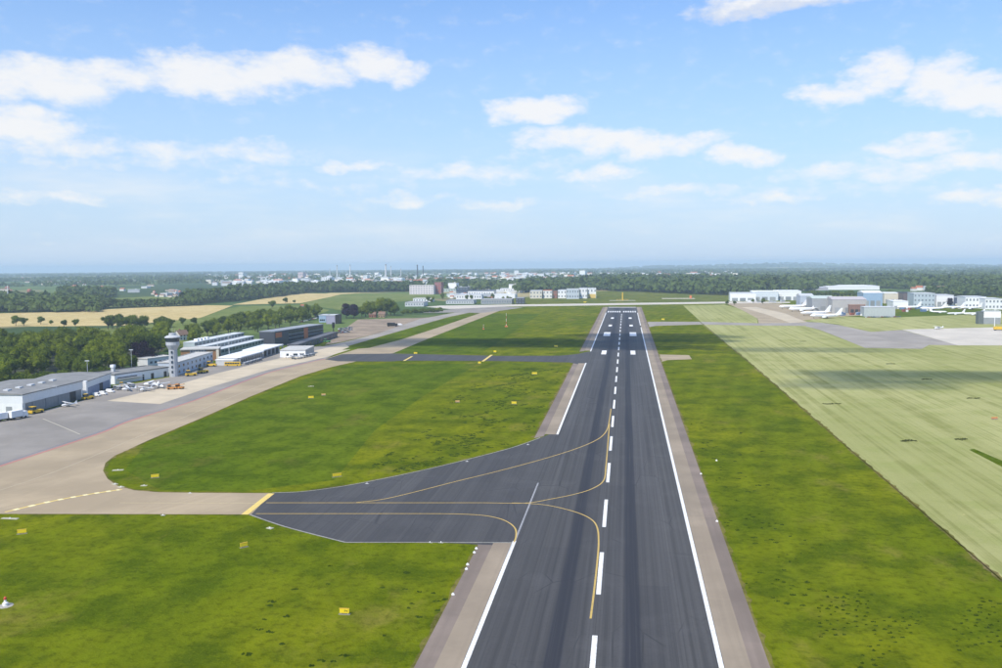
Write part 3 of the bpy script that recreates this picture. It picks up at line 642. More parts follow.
# houses
M_hwhite = paint((.75, .74, .71), .7, .08)
p = G(180, 340.5); gable_house('house', 'white gabled house with brown roof behind the control tower', p, 11, 9, 5.2, 4.2, 1.2, M_hwhite, M_browntile)
for (u, v, wpx, hpx, lab, wm, rm, rz_) in ((369, 317.5, 6.5, 5, 'red brick house at the edge of bare soil', M_brick, M_browntile, 0.1), (378.3, 317.5, 6.5, 5, 'tan brick house at the edge of bare soil', paint((.42, .29, .17), .9, .2), M_browntile, .1),
                              (287, 311.5, 9, 3, 'orange tiled farmhouse among the trees behind the charcoal block', M_hwhite, M_tile, .1), (234, 318, 5, 3, 'grey roofed house in the tree belt behind the terminal', M_hwhite, M_browntile, .2),
                              (300.5, 307, 3.5, 2, 'small orange roofed cottage on the meadow edge', M_hwhite, M_tile, .3)):
    p = G(u, v); k = mpp(p); gable_house('house', lab, p, wpx*k, 9, hpx*k*.62, hpx*k*.5, rz_, wm, rm, nwin=3)

# middle distance: business park
M_fglass = glass((.17, .20, .24))
def block(u0, u1, vb, vt, D, name, label, wall, roof, rz=0.0, cat='building', rows=0, cols=0, group=None, gm=None, rise=0.0):
    p = G(u0, vb); k = mpp(p); L = (u1-u0)*k; hh = max((vb-vt)*k - D*.0, 3.0)
    t = flat_building(name, label, cat, p, L, D, hh, rz, wall, roof, .3, group, rise)
    for r in range(rows):
        zz = hh*(r+.35)/rows; windows(t, L*.04, L*.96, cols, zz, L*.92/cols*.5, hh/rows*.38, gm or M_fglass)
    return t
t = block(409.5, 434, 294.5, 285.5, 30, 'office_slab', 'pinkish white slab block with window grid beyond the service road', paint((.70, .64, .66), .7, .1), M_concpale, .05, rows=4, cols=9)
t = block(434.5, 441.5, 294, 282.5, 34, 'red_block', 'dark red block attached beside the pinkish white slab', paint((.36, .12, .11), .8, .2), M_browntile, .05, rows=4, cols=3)
BP = [(405, 424, 306.5, 302.5, 40, 'shed', 'light grey shed behind the service road bushes', M_lightgrey, M_greyroof2), (413, 432, 302, 298.6, 30, 'white_hall', 'white hall with dark window strip below the pinkish slab', M_white, M_concpale),
      (446, 474, 304, 300.8, 40, 'warehouse', 'long grey warehouse at the head of the far apron', M_lightgrey, M_midgrey), (481, 512, 304.2, 299.6, 40, 'warehouse', 'long grey blue warehouse with flat roof by the perimeter road', M_midgrey, M_greyroof2),
      (456, 482, 299.2, 295, 60, 'factory', 'white factory hall left of the dark roofed one', M_white, M_lightgrey), (468, 494, 296, 291.2, 60, 'factory', 'white factory with dark roof block in the business park', M_white, M_navy),
      (495, 508, 298, 294.6, 40, 'factory', 'small white factory at the right of the business park', M_white, M_lightgrey), (440, 456, 292, 288.8, 40, 'shed', 'pale green shed right of the red block', paint((.42, .50, .44), .6, .1), M_greyroof2),
      (457, 468, 294, 287.5, 30, 'office', 'dark blue office cube in the business park', M_navy, M_midgrey), (450, 457.5, 289, 285.5, 30, 'shed', 'cream shed with yellowish front in the business park', M_cream, M_greyroof2),
      (516, 524, 304, 298.2, 30, 'pylon_hall', 'dark hall with white front corner at the apron end', M_charcoal, M_midgrey),
      (530, 542, 298.6, 291, 40, 'apartment_block', 'cream block with brown window left of the red roofed one', M_cream, M_lightgrey), (543, 552, 298.4, 290.6, 40, 'apartment_block', 'off white block with red roof beyond the far runway end', M_hwhite, M_tile),
      (553, 557, 298.2, 291.5, 40, 'apartment_block', 'narrow dark red block beyond the far runway end', M_brick, M_browntile), (558, 566, 298.4, 290.4, 40, 'office', 'white pale office right of the narrow red block', M_white, M_lightgrey),
      (566.5, 579, 299, 289.4, 40, 'office', 'light blue glazed office beyond the far runway end', paint((.50, .56, .62), .4, .1), M_lightgrey), (579.5, 587, 298.5, 288.5, 40, 'office', 'tall white office beside the yellow fronted one', M_white, M_lightgrey),
      (587.5, 596, 298, 288.6, 40, 'office', 'white office with yellow lower front beyond the runway end', M_white, M_lightgrey), (500, 528, 292, 288.8, 60, 'warehouse', 'low white warehouse behind the business park trees', M_white, M_lightgrey)]
for i, (a, b, vb, vt, D, nm, lab, wm, rm) in enumerate(BP):
    t = block(a, b, vb, vt, D, nm, lab, wm, rm, rz=.05, rows=2 if vb-vt > 5 else 1, cols=max(3, int((b-a)/2.5)))
    if 'yellow lower' in lab:
        L = (b-a)*mpp(t.location); MB().box(L*.05, L*.95, -.5, -.12, 0, 4*mpp(t.location)).build('yellow_front', paint((.70, .52, .16), .6, .1), t)

# right-hand cargo side
RB = [(730, 755, 301.2, 293.4, 50, 'cargo_hall', 'long white cargo hall at the left end of the cargo side', M_white, M_lightgrey, 0), (752, 777, 300.6, 291.8, 60, 'cargo_hall', 'white cargo hall with bluish front in the middle of the cargo row', paint((.62, .68, .74), .6, .1), M_white, 0),
      (776, 800, 300.4, 291.4, 60, 'cargo_hall', 'white cargo hall behind the first parked airliner', M_white, M_white, 0), (800, 813, 307, 296, 50, 'maintenance_hangar', 'bluish hangar with dark doorway behind the second airliner', paint((.40, .46, .54), .6, .1), M_lightgrey, 0),
      (812, 833, 311.5, 298.6, 60, 'maintenance_hangar', 'grey ribbed hangar behind the two nearest airliner tails', M_midgrey, paint((.50, .56, .52), .7, .1), 0), (832, 864, 313.2, 299.6, 60, 'maintenance_hangar', 'wide plain grey hangar with pale pinkish roof', paint((.40, .40, .39), .7, .1), paint((.50, .46, .46), .7, .1), 0),
      (849, 864, 313.6, 305, 20, 'fire_station', 'brown orange low building in front of the wide grey hangar', paint((.24, .14, .11), .8, .2), paint((.36, .20, .14), .85, .2), 0), (863, 881, 306, 293, 50, 'blue_hangar', 'bright blue hangar with white roof edge', M_bluewall, M_white, 0),
      (864, 893, 316.5, 307.5, 25, 'ground_equipment_shed', 'pale grey green long shed in front of the blue hangar', paint((.46, .50, .50), .6, .12), M_lightgrey, 0), (884, 900, 303.5, 293.4, 50, 'cargo_hall', 'cream cargo hall right of the blue hangar', M_cream, M_white, 0),
      (893, 907, 309, 301.5, 40, 'white_hall', 'bright white hall in front of the cream cargo hall', M_white, M_white, 0), (903, 913, 304.5, 293, 40, 'office', 'dark brown office left of the grey glazed office', paint((.14, .11, .11), .6, .1), M_charcoal, 0),
      (913.5, 933, 307, 293.6, 40, 'office', 'grey blue glazed office block with white piers', paint((.46, .53, .58), .45, .1), M_lightgrey, 3), (936, 952, 306.5, 295.4, 40, 'white_hall', 'white hall left of the dark purple tree', M_white, M_lightgrey, 0),
      (953, 965, 305, 297.6, 40, 'office', 'dark blue hall between purple tree and long white terminal', M_navy, M_midgrey, 0), (965, 984, 308.5, 297.2, 40, 'freight_terminal', 'white freight terminal with arches left of the last white hall', M_white, M_lightgrey, 2), (985, 1001, 309.5, 299, 40, 'freight_terminal', 'last white hall at the right edge behind the container shed', M_white, M_lightgrey, 2),
      (826, 876, 289.8, 286.4, 120, 'warehouse', 'very long white roofed warehouse behind the hangar trees', M_white, M_white, 0), (790, 826, 290.4, 287.8, 90, 'warehouse', 'long pale lilac roofed warehouse left of the white one', paint((.40, .40, .46), .6, .1), paint((.55, .55, .62), .6, .1), 0)]
for (a, b, vb, vt, D, nm, lab, wm, rm, rows) in RB:
    t = block(a, b, vb, vt, D, nm, lab, wm, rm, rz=R(-4), rows=rows, cols=max(3, int((b-a)/3)), rise=(3.0 if 'hangar' in nm else 0), gm=None)
    L = (b-a)*mpp(t.location); hh = (vb-vt)*mpp(t.location)
    if 'hangar' in nm or 'hall' in nm:
        for q in range(3): MB().box(L*(.08+.3*q), L*(.08+.3*q+.22), -.2, -.01, 0, hh*.42).build('door_panel', M_doorgrey if q % 2 else M_midgrey, t)
    if nm == 'fire_station':
        for q in range(3): MB().box(L*(.1+.28*q), L*(.1+.28*q+.2), -.25, -.01, 0, hh*.5).build('garage_door', M_dark, t)
# container shed at the right edge
p = G(983.6, 324.2); k = mpp(p)
t = thing('container_shed', 'box shed with white upper and grey lower cladding at the right edge', 'shed', p, R(-3))
MB().box(0, 15.5*k, 0, 9, -.2, 6.6*k).build('lower_wall', M_midgrey, t); MB().box(-.02, 15.5*k+.02, -.05, 9.05, 6.6*k+.003, 13*k).build('upper_wall', M_white, t)
MB().box(-.3, 15.5*k+.3, -.3, 9.3, 13*k+.003, 13*k+.4).build('roof', M_lightgrey, t); MB().box(-5*k, -.06, .4, 8.6, -.2, 12.4*k).build('side_bay', paint((.13, .15, .15), .6, .2), t)

# ------------------------------------------------------------------ aircraft
def make_airliner():
    t = thing('airliner', 'white airliner', 'aeroplane', (0, 0, 0)); X, Y, Z = (1, 0, 0), (0, 1, 0), (0, 0, 1)
    mt = paint((.82, .83, .84), .3, .04)
    st = [(-19, .1, 3.7), (-18.4, .7, 3.6), (-17, 1.35, 3.55), (-14, 1.9, 3.5), (-10, 2.0, 3.5), (8, 2.0, 3.5), (12, 1.7, 3.8), (16, 1.0, 4.4), (19, .35, 4.9)]
    mb = MB(); mb.rings([((x, 0, z), r, r, Y, Z) for x, r, z in st], 14); f = mb.build('fuselage', mt, t, True)
    mb = MB(); mb.prism([(-17.9, 3.75), (-16.9, 4.25), (-16.4, 4.25), (-16.6, 3.75)], 'y', -1.28, 1.28); mb.build('cockpit_glass', M_glass, f)
    mb = MB()
    for s in (-1, 1): mb.box(-13.5, 11, s*1.985-.03, s*1.985+.03, 3.75, 4.05)
    mb.build('window_band', glass((.10, .12, .15)), f)
    for s in (-1, 1):
        mb = MB(); mb.raw([(-5, s*1.5, 2.3), (3, s*1.5, 2.3), (6.2, s*17, 3.6), (4.6, s*17, 3.6), (-5, s*1.5, 2.9), (3, s*1.5, 2.7), (6.2, s*17, 3.75), (4.6, s*17, 3.8)],
            [(3, 2, 1, 0), (4, 5, 6, 7), (0, 1, 5, 4), (1, 2, 6, 5), (2, 3, 7, 6), (3, 0, 4, 7)]); wg = mb.build('wing', paint((.66, .67, .69), .35, .06), t)
        mb = MB(); mb.rings([((x, s*5.7, 1.75), r, r, Y, Z) for x, r in ((-6.6, .85), (-6, 1.05), (-4, 1.05), (-1.8, .65))], 10); mb.build('engine', mt, wg, True)
        mb = MB(); mb.raw([(14.2, s*.5, 4.5), (17.6, s*.5, 4.6), (19.2, s*6.2, 5.1), (17.8, s*6.2, 5.1), (14.2, s*.5, 4.75), (17.6, s*.5, 4.75), (19.2, s*6.2, 5.2), (17.8, s*6.2, 5.2)],
            [(3, 2, 1, 0), (4, 5, 6, 7), (0, 1, 5, 4), (1, 2, 6, 5), (2, 3, 7, 6), (3, 0, 4, 7)]); mb.build('tailplane', mt, t)
        mb = MB(); mb.cyl((.8, s*2.6, 0), (.8, s*2.6, 2.6), .2); mb.cyl((.8, s*2.6-.5, .6), (.8, s*2.6+.5, .6), .6, n=10); mb.build('main_gear', M_dark, t)
    mb = MB(); mb.prism([(11.5, 5.2), (17.6, 5.4), (19.8, 12.4), (17.4, 12.4)], 'y', -.22, .22); mb.build('fin', mt, t)
    mb = MB(); mb.cyl((-14.5, 0, 0), (-14.5, 0, 2), .15); mb.cyl((-14.5, -.3, .45), (-14.5, .3, .45), .45, n=10); mb.build('nose_gear', M_dark, t)
    return t
air = make_airliner(); remember(air)
# nose pixel (along the ground), heading (0 = nose towards -X)
for (u, v, hd, s, lab) in ((793, 309.0, 12, 1.0, 'white airliner farthest left in the row by the cargo halls'), (803, 311.6, 10, .95, 'second white airliner from the left, in front of the bluish hangar'),
                           (815.5, 315.6, 14, .95, 'third white airliner from the left, nose by the cargo apron'), (826, 318.4, 8, .92, 'nearest white airliner in the row, tail by the grey hangar'),
                           (909, 309.2, 5, .8, 'white airliner with its tail before the grey glazed office'), (933, 310.4, -6, .8, 'white airliner on the grass edge before the white hall'),
                           (954, 309, 4, .7, 'white airliner under the dark purple tree'), (971, 309.5, 2, .7, 'white airliner in front of the long white freight terminal'),
                           (956, 315, 10, .55, 'small white jet parked on the verge left of the container shed'), (974, 315.4, 0, .6, 'white jet beside the dark bay of the container shed'), (938, 313.2, 160, .5, 'small white jet on the verge left of the container shed jets')):
    place(air, G(u, v), R(hd), lab, 'airliners parked on the cargo side', s*1.15)
def make_light_plane():
    t = thing('light_aircraft', 'white light aircraft', 'aeroplane', (0, 0, 0)); mt = paint((.80, .81, .82), .3, .04)
    mb = MB(); mb.rings([((x, 0, z), a, b, (0, 1, 0), (0, 0, 1)) for x, a, b, z in ((-3.4, .15, .15, 1.3), (-3.1, .45, .45, 1.3), (-1.4, .6, .65, 1.35), (.6, .58, .75, 1.5), (2.2, .35, .4, 1.45), (4.6, .12, .16, 1.5))], 10); f = mb.build('fuselage', mt, t, True)
    mb = MB(); mb.prism([(-1.3, 1.9), (-.6, 2.35), (.9, 2.35), (1.6, 1.85)], 'y', -.5, .5); mb.build('canopy', M_glass, f)
    for s in (-1, 1):
        mb = MB(); mb.raw([(-1.0, s*.4, 2.3), (.6, s*.4, 2.3), (.5, s*5.4, 2.5), (-.5, s*5.4, 2.5), (-1.0, s*.4, 2.48), (.6, s*.4, 2.4), (.5, s*5.4, 2.56), (-.5, s*5.4, 2.62)], [(3, 2, 1, 0), (4, 5, 6, 7), (0, 1, 5, 4), (1, 2, 6, 5), (2, 3, 7, 6), (3, 0, 4, 7)]); mb.build('wing', mt, t)
        mb = MB(); mb.box(3.7, 4.6, min(s*.1, s*1.7), max(s*.1, s*1.7), 1.5, 1.6); mb.build('tailplane', mt, t)
        mb = MB(); mb.cyl((-.1, s*.5, 1.0), (0, s*1.2, .25), .08); mb.cyl((0, s*1.1, .25), (0, s*1.3, .25), .25); mb.build('wheel', M_rubber, t)
    mb = MB(); mb.prism([(3.4, 1.6), (4.7, 1.6), (4.9, 2.8), (4.3, 2.8)], 'y', -.06, .06); mb.build('fin', mt, t)
    mb = MB(); mb.box(-3.52, -3.42, -.08, .08, .4, 2.2); mb.build('propeller', M_dark, t)
    return t
lp = make_light_plane(); remember(lp)
for (u, v, hd, s, lab) in ((128, 391, 40, 1.2, 'white light aircraft at the left end of the parked row below the workshop'), (145, 391.5, 70, 1.3, 'white light aircraft closest to the concrete apron edge'),
                           (150, 386.5, 10, 1.4, 'white light aircraft before the black workshop doors'), (160, 388.5, 150, 1.5, 'larger white propeller aircraft standing left of the orange machines'), (292, 359, 30, 1.6, 'white light aircraft in front of the white fronted shed'), (68, 407, 60, 1.2, 'white light aircraft alone on the grey apron before hangar doors'),
                           (938, 329.5, 20, 1.6, 'white propeller aircraft alone at the edge of the light apron')):
    place(lp, G(u, v), R(hd), lab, 'light aircraft', s*.8)

# ------------------------------------------------------------------ vehicles
def wheels(t, xs, y, r=.42, w_=.28):
    for x in xs:
        for s in (-1, 1): MB().cyl((x, s*y-w_/2, r), (x, s*y+w_/2, r), r, n=10).build('wheel', M_rubber, t)
def make_car(mt):
    t = thing('car', 'car', 'car', (0, 0, 0))
    mb = MB(); mb.prism([(-2.2, .3), (2.2, .3), (2.25, .75), (1.9, .95), (.9, 1.0), (-1.9, 1.0), (-2.25, .8)], 'y', -.88, .88); mb.build('body', mt, t)
    mb = MB(); mb.prism([(-1.9, 1.0), (.95, 1.0), (.25, 1.45), (-1.5, 1.45)], 'y', -.76, .76); mb.build('cabin', M_glass, t)
    MB().box(-1.45, .2, -.7, .7, 1.452, 1.5).build('roof', mt, t); wheels(t, (-1.35, 1.35), .8, .33, .22); return t
def make_van(mt, label):
    t = thing('van', label, 'van', (0, 0, 0))
    mb = MB(); mb.prism([(-2.8, .4), (2.6, .4), (2.7, 1.2), (1.9, 1.5), (1.4, 2.4), (-2.8, 2.4)], 'y', -1, 1); mb.build('body', mt, t)
    mb = MB(); mb.prism([(1.92, 1.52), (2.0, 1.55), (1.5, 2.32), (1.42, 2.3)], 'y', -.9, .9); mb.build('windscreen', M_glass, t); wheels(t, (-1.8, 1.7), .9, .38); return t
def make_truck(mt, boxm, label, L=7.0):
    t = thing('truck', label, 'truck', (0, 0, 0))
    MB().box(-L/2, L/2-2.4, -1.25, 1.25, 1.1, 3.7).build('cargo_box', boxm, t)
    mb = MB(); mb.prism([(L/2-2.2, .6), (L/2, .6), (L/2, 1.6), (L/2-.3, 2.9), (L/2-2.2, 2.9)], 'y', -1.2, 1.2); mb.build('cab', mt, t)
    MB().box(L/2-.25, L/2+.02, -1.05, 1.05, 1.75, 2.6).build('windscreen', M_glass, t)
    MB().box(-L/2, L/2-.3, -.5, .5, .6, 1.1).build('chassis', M_dark, t); wheels(t, (-L/2+1.2, L/2-1.3), 1.1, .5, .3); return t
def make_tractor(mt, label):
    t = thing('apron_tractor', label, 'tractor', (0, 0, 0))
    mb = MB(); mb.prism([(-2.4, .5), (2.4, .5), (2.4, 1.3), (-.6, 1.45), (-2.4, 1.3)], 'y', -1.1, 1.1); mb.build('body', mt, t)
    MB().box(-1.9, -.5, -.95, .95, 1.45, 2.6).build('cab', M_glass, t); MB().box(-2.0, -.4, -1.05, 1.05, 2.6, 2.75).build('cab_roof', mt, t); wheels(t, (-1.5, 1.5), 1.0, .5, .35); return t
def make_bus(mt, label):
    t = thing('apron_bus', label, 'bus', (0, 0, 0))
    mb = MB(); mb.prism([(-6, .4), (6, .4), (6.1, 1.6), (5.8, 3.1), (-6, 3.1)], 'y', -1.3, 1.3); mb.build('body', mt, t)
    for s in (-1, 1):
        for q in range(6): MB().box(-5.6+1.85*q, -4.0+1.85*q, s*1.31-.02, s*1.31+.02, 1.5, 2.7).build('window', M_glass, t)
    MB().box(6.0, 6.12, -1.1, 1.1, 1.4, 2.8).build('windscreen', M_glass, t); wheels(t, (-3.8, 3.8), 1.2, .5, .3); return t
def put(o, u, v, rz, s=1.0): o.location = G(u, v); o.rotation_euler = (0, 0, R(rz)); o.scale = (s,)*3; return o
put(make_truck(M_white, M_white, 'white box truck parked at the near end of the large hangar', 8), 18, 419, 80, 1.15)
put(make_truck(M_dark, M_white, 'white truck with dark cab at the far left before the hangar end', 7), 4, 421, 70, 1.1)
put(make_tractor(M_yellow, 'yellow tow tractor before the large hangar doors'), 36, 413.5, 75, 1.35)
put(make_tractor(M_yellow, 'yellow tow tractor at the joint of the two hangars'), 88, 399.5, 70, 1.2)
put(make_tractor(M_yellow, 'yellow belt loader before the low white workshop'), 124, 387.2, 20, 1.1)
for u, v, rz, lab in ((97, 396.2, 60, 'white van left of the dark opening in the blue doors'), (103.5, 394.8, 60, 'white van in front of the dark opening in the blue doors'), (110.5, 392.6, 70, 'white van at the right end of the blue doors')): put(make_van(M_white, lab), u, v, rz-75, .85)
M_mach = paint((.55, .24, .05), .6, .2)
for u, v, rz, lab in ((172, 389.5, 20, 'orange brown baggage loader left of its twin on the concrete apron'), (179.5, 389, -15, 'orange brown baggage loader right of its twin on the concrete apron')):
    t = put(make_tractor(M_mach, lab), u, v, rz, 1.1); MB().prism([(-2.6, 1.6), (3.2, 2.6), (3.2, 2.9), (-2.6, 1.9)], 'y', -.5, .5).build('conveyor', M_mach, t)
for u, v, rz, lab in ((191, 376, 40, 'yellow tug standing before the pale blue office, left one'), (203, 373, 60, 'orange yellow tug before the right end of the pale blue office'), (211.5, 366.5, 10, 'yellow tug at the corner of the pale blue office')): put(make_tractor(M_yellow, lab), u, v, rz, 1.4)
put(make_bus(M_yellow, 'yellow apron bus in front of the white roofed pier'), 233, 366, 6, .95)
put(make_truck(M_black, M_black, 'black box truck parked on the bare soil', 10), 392.5, 326.5, 5, 1.2)
put(make_van(M_white, 'white van right behind the black box truck'), 400, 325.5, 5, 1.0)
put(make_tractor(paint((.12, .34, .12), .5, .1), 'green tractor beside the low dark wing'), 327, 342.5, 30, 1.3)
put(make_truck(M_yellow, M_yellow, 'yellow fuel truck at the right edge of the light apron', 9), 999, 330.5, 0, 1.1)
def make_cart():
    t = thing('baggage_cart', 'cart', 'cart', (0, 0, 0)); MB().box(-1.5, 1.5, -.75, .75, .5, .65).build('deck', M_midgrey, t)
    for x in (-1.45, 1.35): MB().box(x, x+.1, -.75, .75, .65, 1.7).build('end_frame', M_steel, t)
    MB().box(-1.5, 1.5, -.8, .8, 1.7, 1.78).build('cover', M_lightgrey, t); MB().cyl((1.5, 0, .55), (2.6, 0, .4), .06).build('drawbar', M_dark, t); wheels(t, (-1.0, 1.0), .6, .25, .15); return t
ct = make_cart(); remember(ct)
for i, (u, v) in enumerate([(297+3.1*k, 359.2-.62*k) for k in range(6)]): place(ct, G(u, v), R(20+9*(i % 3)), 'grey baggage cart in the line beside the white fronted shed', 'baggage carts by the shed', 1.3)
for i, (u, v) in enumerate([(246+3.4*k, 365.0-1.0*k) for k in range(5)]): place(ct, G(u, v), R(70-7*(i % 2)), 'grey baggage cart in the row along the pier wall', 'baggage carts by the pier', 1.2)
for i, (u, v) in enumerate([(117+3.0*k, 389.5-.7*k + (1.4 if k % 2 else 0)) for k in range(6)]): place(ct, G(u, v), R(30*i), 'grey baggage cart among the light aircraft below the workshop', 'baggage carts by the workshop', 1.3)
cc = [make_car(paint(c, .3, .05)) for c in ((.62, .63, .65), (.08, .09, .11), (.45, .46, .48), (.28, .05, .04), (.10, .16, .30))]
for c in cc: remember(c)
CARN = ['silver', 'black', 'grey', 'dark red', 'blue']; CP = []
for i in range(22): CP.append((339.5 + (i % 8)*1.7, 329.4 + (i//8)*1.9 - (i % 8)*.16, i % 5, 'parked on the dusty lot beyond the dark low wing', 'cars on the dusty lot'))
for i in range(14): CP.append((866 + 2.6*i, 317.6 - .03*i, (i*3) % 5, 'parked before the pale grey green shed', 'cars by the equipment shed'))
for i in range(12): CP.append((300 + i*2.1, 322.5 - i*.5, (i*2+1) % 5, 'parked along the road behind the charcoal block', 'cars behind the charcoal block'))
for i in range(8): CP.append((222 + i*3.2, 343.6 - i*.8, (i*2+1) % 5, 'parked behind the long glazed hall', 'cars behind the glazed hall'))
for (u, v, q, where, grp) in CP: place(cc[q], G(u, v), R(random.choice((80, 95, 265, 20))), f'{CARN[q]} car {where}', grp, 1.05)

def make_container(mt):
    t = thing('cargo_container', 'container', 'container', (0, 0, 0)); MB().box(-3, 3, -1.2, 1.2, .1, 2.7).build('body', mt, t)
    for q in range(8): MB().box(-2.8+.75*q, -2.5+.75*q, -1.27, -1.203, .25, 2.6).build('rib', mt, t)
    MB().box(3.003, 3.06, -1.1, 1.1, .2, 2.6).build('door', M_steel, t); return t
KN = ['white', 'grey', 'blue', 'rust red']; KM = [make_container(paint(c, .6, .12)) for c in ((.72, .73, .74), (.36, .38, .40), (.12, .20, .36), (.30, .09, .06))]
for c in KM: remember(c)
g = random.Random(21)
for q in range(40):
    zone = q % 4; u, v, wh, gr = [(g.uniform(884, 932), g.uniform(308.5, 312.5), 'on the verge below the grey glazed office', 'containers below the glazed office'), (g.uniform(936, 980), g.uniform(306.5, 309.5), 'in front of the white freight halls', 'containers before the freight halls'), (g.uniform(734, 788), g.uniform(301.6, 302.6), 'along the front of the long cargo halls', 'containers before the cargo halls'), (g.uniform(840, 864), g.uniform(314.4, 316), 'beside the brown low building', 'containers by the brown building')][zone]
    k = g.randrange(4) if zone != 2 else g.randrange(2); place(KM[k], G(u, v), R(g.uniform(-10, 80)), f'{KN[k]} cargo container {wh}', gr, g.uniform(.9, 1.5))

# ------------------------------------------------------------------ signs, masts, markers
def make_sign(label, u, v, rz, wd=2.6, hh=1.1, marks=True, mt=None):
    wd *= .82; hh *= .8
    t = thing('taxiway_sign', label, 'sign', G(u, v), R(rz), 'yellow airfield signs')
    pl = MB().box(-wd/2-.2, wd/2+.2, -.4, .4, 0.03, .11).build('pad', paint((.26, .25, .19), .95, .25, 1.2), t)
    MB().box(-wd/2, wd/2, -.14, .14, .32, .32+hh).build('panel', mt or M_signyel, t)
    MB().box(-wd/2-.06, wd/2+.06, -.17, .17, .32+hh+.002, .38+hh).build('cap', M_yellow, t)
    for s in (-1, 1): MB().cyl((s*wd*.36, 0, .1), (s*wd*.36, 0, .34), .08).build('leg', M_steel, t)
    if marks:
        mb = MB(); y0, y1 = -.155, -.142; z = .32+hh*.5
        mb.box(wd*.02, wd*.06, y0, y1, z-hh*.26, z+hh*.26); mb.box(wd*.06, wd*.16, y0, y1, z+hh*.18, z+hh*.26); mb.box(wd*.16, wd*.2, y0, y1, z-hh*.1, z+hh*.18); mb.box(wd*.06, wd*.16, y0, y1, z-hh*.05, z+hh*.03)
        mb.prism([(wd*.38, z), (wd*.27, z+hh*.25), (wd*.27, z-hh*.25)], 'y', y0, y1)
        mb.build('lettering', M_black, t)
    return t
make_sign('yellow sign facing the camera in the foreground grass left of the runway', 344.5, 614.5, 2, 2.4, 1.1)
make_sign('yellow sign in the grass below the orange holding bar', 244, 547.5, 48, 2.2, 1.1, False)
make_sign('yellow sign at the left edge below the tan taxiway', 22, 534, 30, 2.6, 1.1, False)
make_sign('yellow sign inside the rounded tip of the infield grass', 155, 478, 30, 3.0, 1.1, False)
make_sign('yellow sign on the infield grass above the dark exit taxiway', 337, 477, 40, 3.6, 1.1, False)
make_sign('yellow sign on the upper left infield near the tan taxiway', 311, 398.5, 20, 3.4, 1.2, False)
make_sign('yellow sign in the middle of the tussocky infield', 514, 404.2, 0, 3.0, 1.2, False)
make_sign('yellow sign in the infield below the cross taxiway, left of runway', 534.5, 374.5, 0, 4.0, 1.3, False)
make_sign('yellow sign above the cross taxiway, left of runway', 556, 347, 0, 3.6, 1.4, False)
make_sign('small yellow sign just above the cross taxiway holding bar', 495, 352.6, 0, 2.6, 1.6, False)
make_sign('small yellow sign just below the cross taxiway holding bar', 479.5, 363.8, 0, 2.4, 1.4, False)
make_sign('small yellow sign on the grass right of the far runway', 663, 320, 0, 4.6, 1.8, False)
make_sign('small yellow sign on the strip beyond the far runway end', 585, 302.6, 0, 6, 2.0, False)
make_sign('yellow sign at left of the cross taxiway near the tan taxiway', 415.5, 354.0, 10, 3.2, 1.4, False)
for (u, v, lab) in ((457.5, 402.5, 'orange tinted sign back in the middle infield'), (323.5, 395.6, 'faded orange sign back on the upper left infield')): make_sign(lab, u, v, 25, 2.6, .9, False, paint((.70, .42, .22), .6, .1))
def slab(u, v, rz, L, W_, label, mt=None, hh=.16):
    t = thing('ground_marker', label, 'marker', G(u, v), R(rz), 'pale ground markers'); MB().box(-L/2, L/2, -W_/2, W_/2, 0.03, hh+.04).build('slab', mt or paint((.46, .44, .34), .8, .2), t)
    MB().cyl((0, 0, hh+.04), (0, 0, hh+.3), .18, .1).build('lamp', M_white, t); return t
for (u, v, rz, L, W_, lab) in ((10, 519, 0, 5, 1.0, 'long pale slab at the left edge below the tan taxiway'), (118, 470.5, 20, 3.6, 1.4, 'pale slab inside the rounded tip of the infield'), (115, 484.5, -30, 2, 1.4, 'pale slab on the curved taxiway edge, upper of three'), (121, 487.4, -25, 2, 1.4, 'pale slab on the curved taxiway edge, middle of three'), (144, 486, 10, 2, 1, 'pale slab in the grass by the curved taxiway edge, rightmost'),
                               (311, 386.5, 20, 3.4, 1.4, 'pale slab high on the infield by the tan taxiway edge'), (270, 528.6, -20, 1.8, 1.2, 'pale slab on the lower edge of the dark exit taxiway')): slab(u, v, rz, L, W_, lab)
M_wmark = paint((.82, .82, .80), .6, .05)
for i, (u, v) in enumerate(((476.3, 549.5), (474.3, 553.5), (467.6, 565.5), (466.4, 570), (453, 595.5))):
    slab(u, v, 20, .6, .6, ('white edge marker left of the runway shoulder, number %s from the exit taxiway' % ['one', 'two', 'three', 'four', 'five'][i]), M_wmark, .3)
for i, (u, v, lab) in enumerate(((701, 474.5, 'white edge marker right of the runway shoulder, farther one'), (717, 522, 'white edge marker right of the runway shoulder, nearer one'), (716.5, 461, 'small white marker in the grass strip right of the runway'))): slab(u, v, 0, .6, .6, lab, M_wmark, .25)
for (u, v, lab) in ((430, 542.9, 'white edge slab on the lower side of the exit taxiway, left one'), (441, 542.9, 'white edge slab on the lower side of the exit taxiway, right one'), (367, 484, 'white edge slab on the upper curve of the exit taxiway, lower left'), (467, 461.8, 'white edge slab on the upper curve of the exit taxiway, middle'), (528, 445, 'white edge slab on the upper curve of the exit taxiway, by the runway'), (190, 493.4, 'white slab on the upper edge of the tan taxiway'), (163, 515.6, 'white slab on the lower edge of the tan taxiway')): slab(u, v, 0, 1.3, .5, lab, paint((.55, .54, .50), .8, .2), .08)
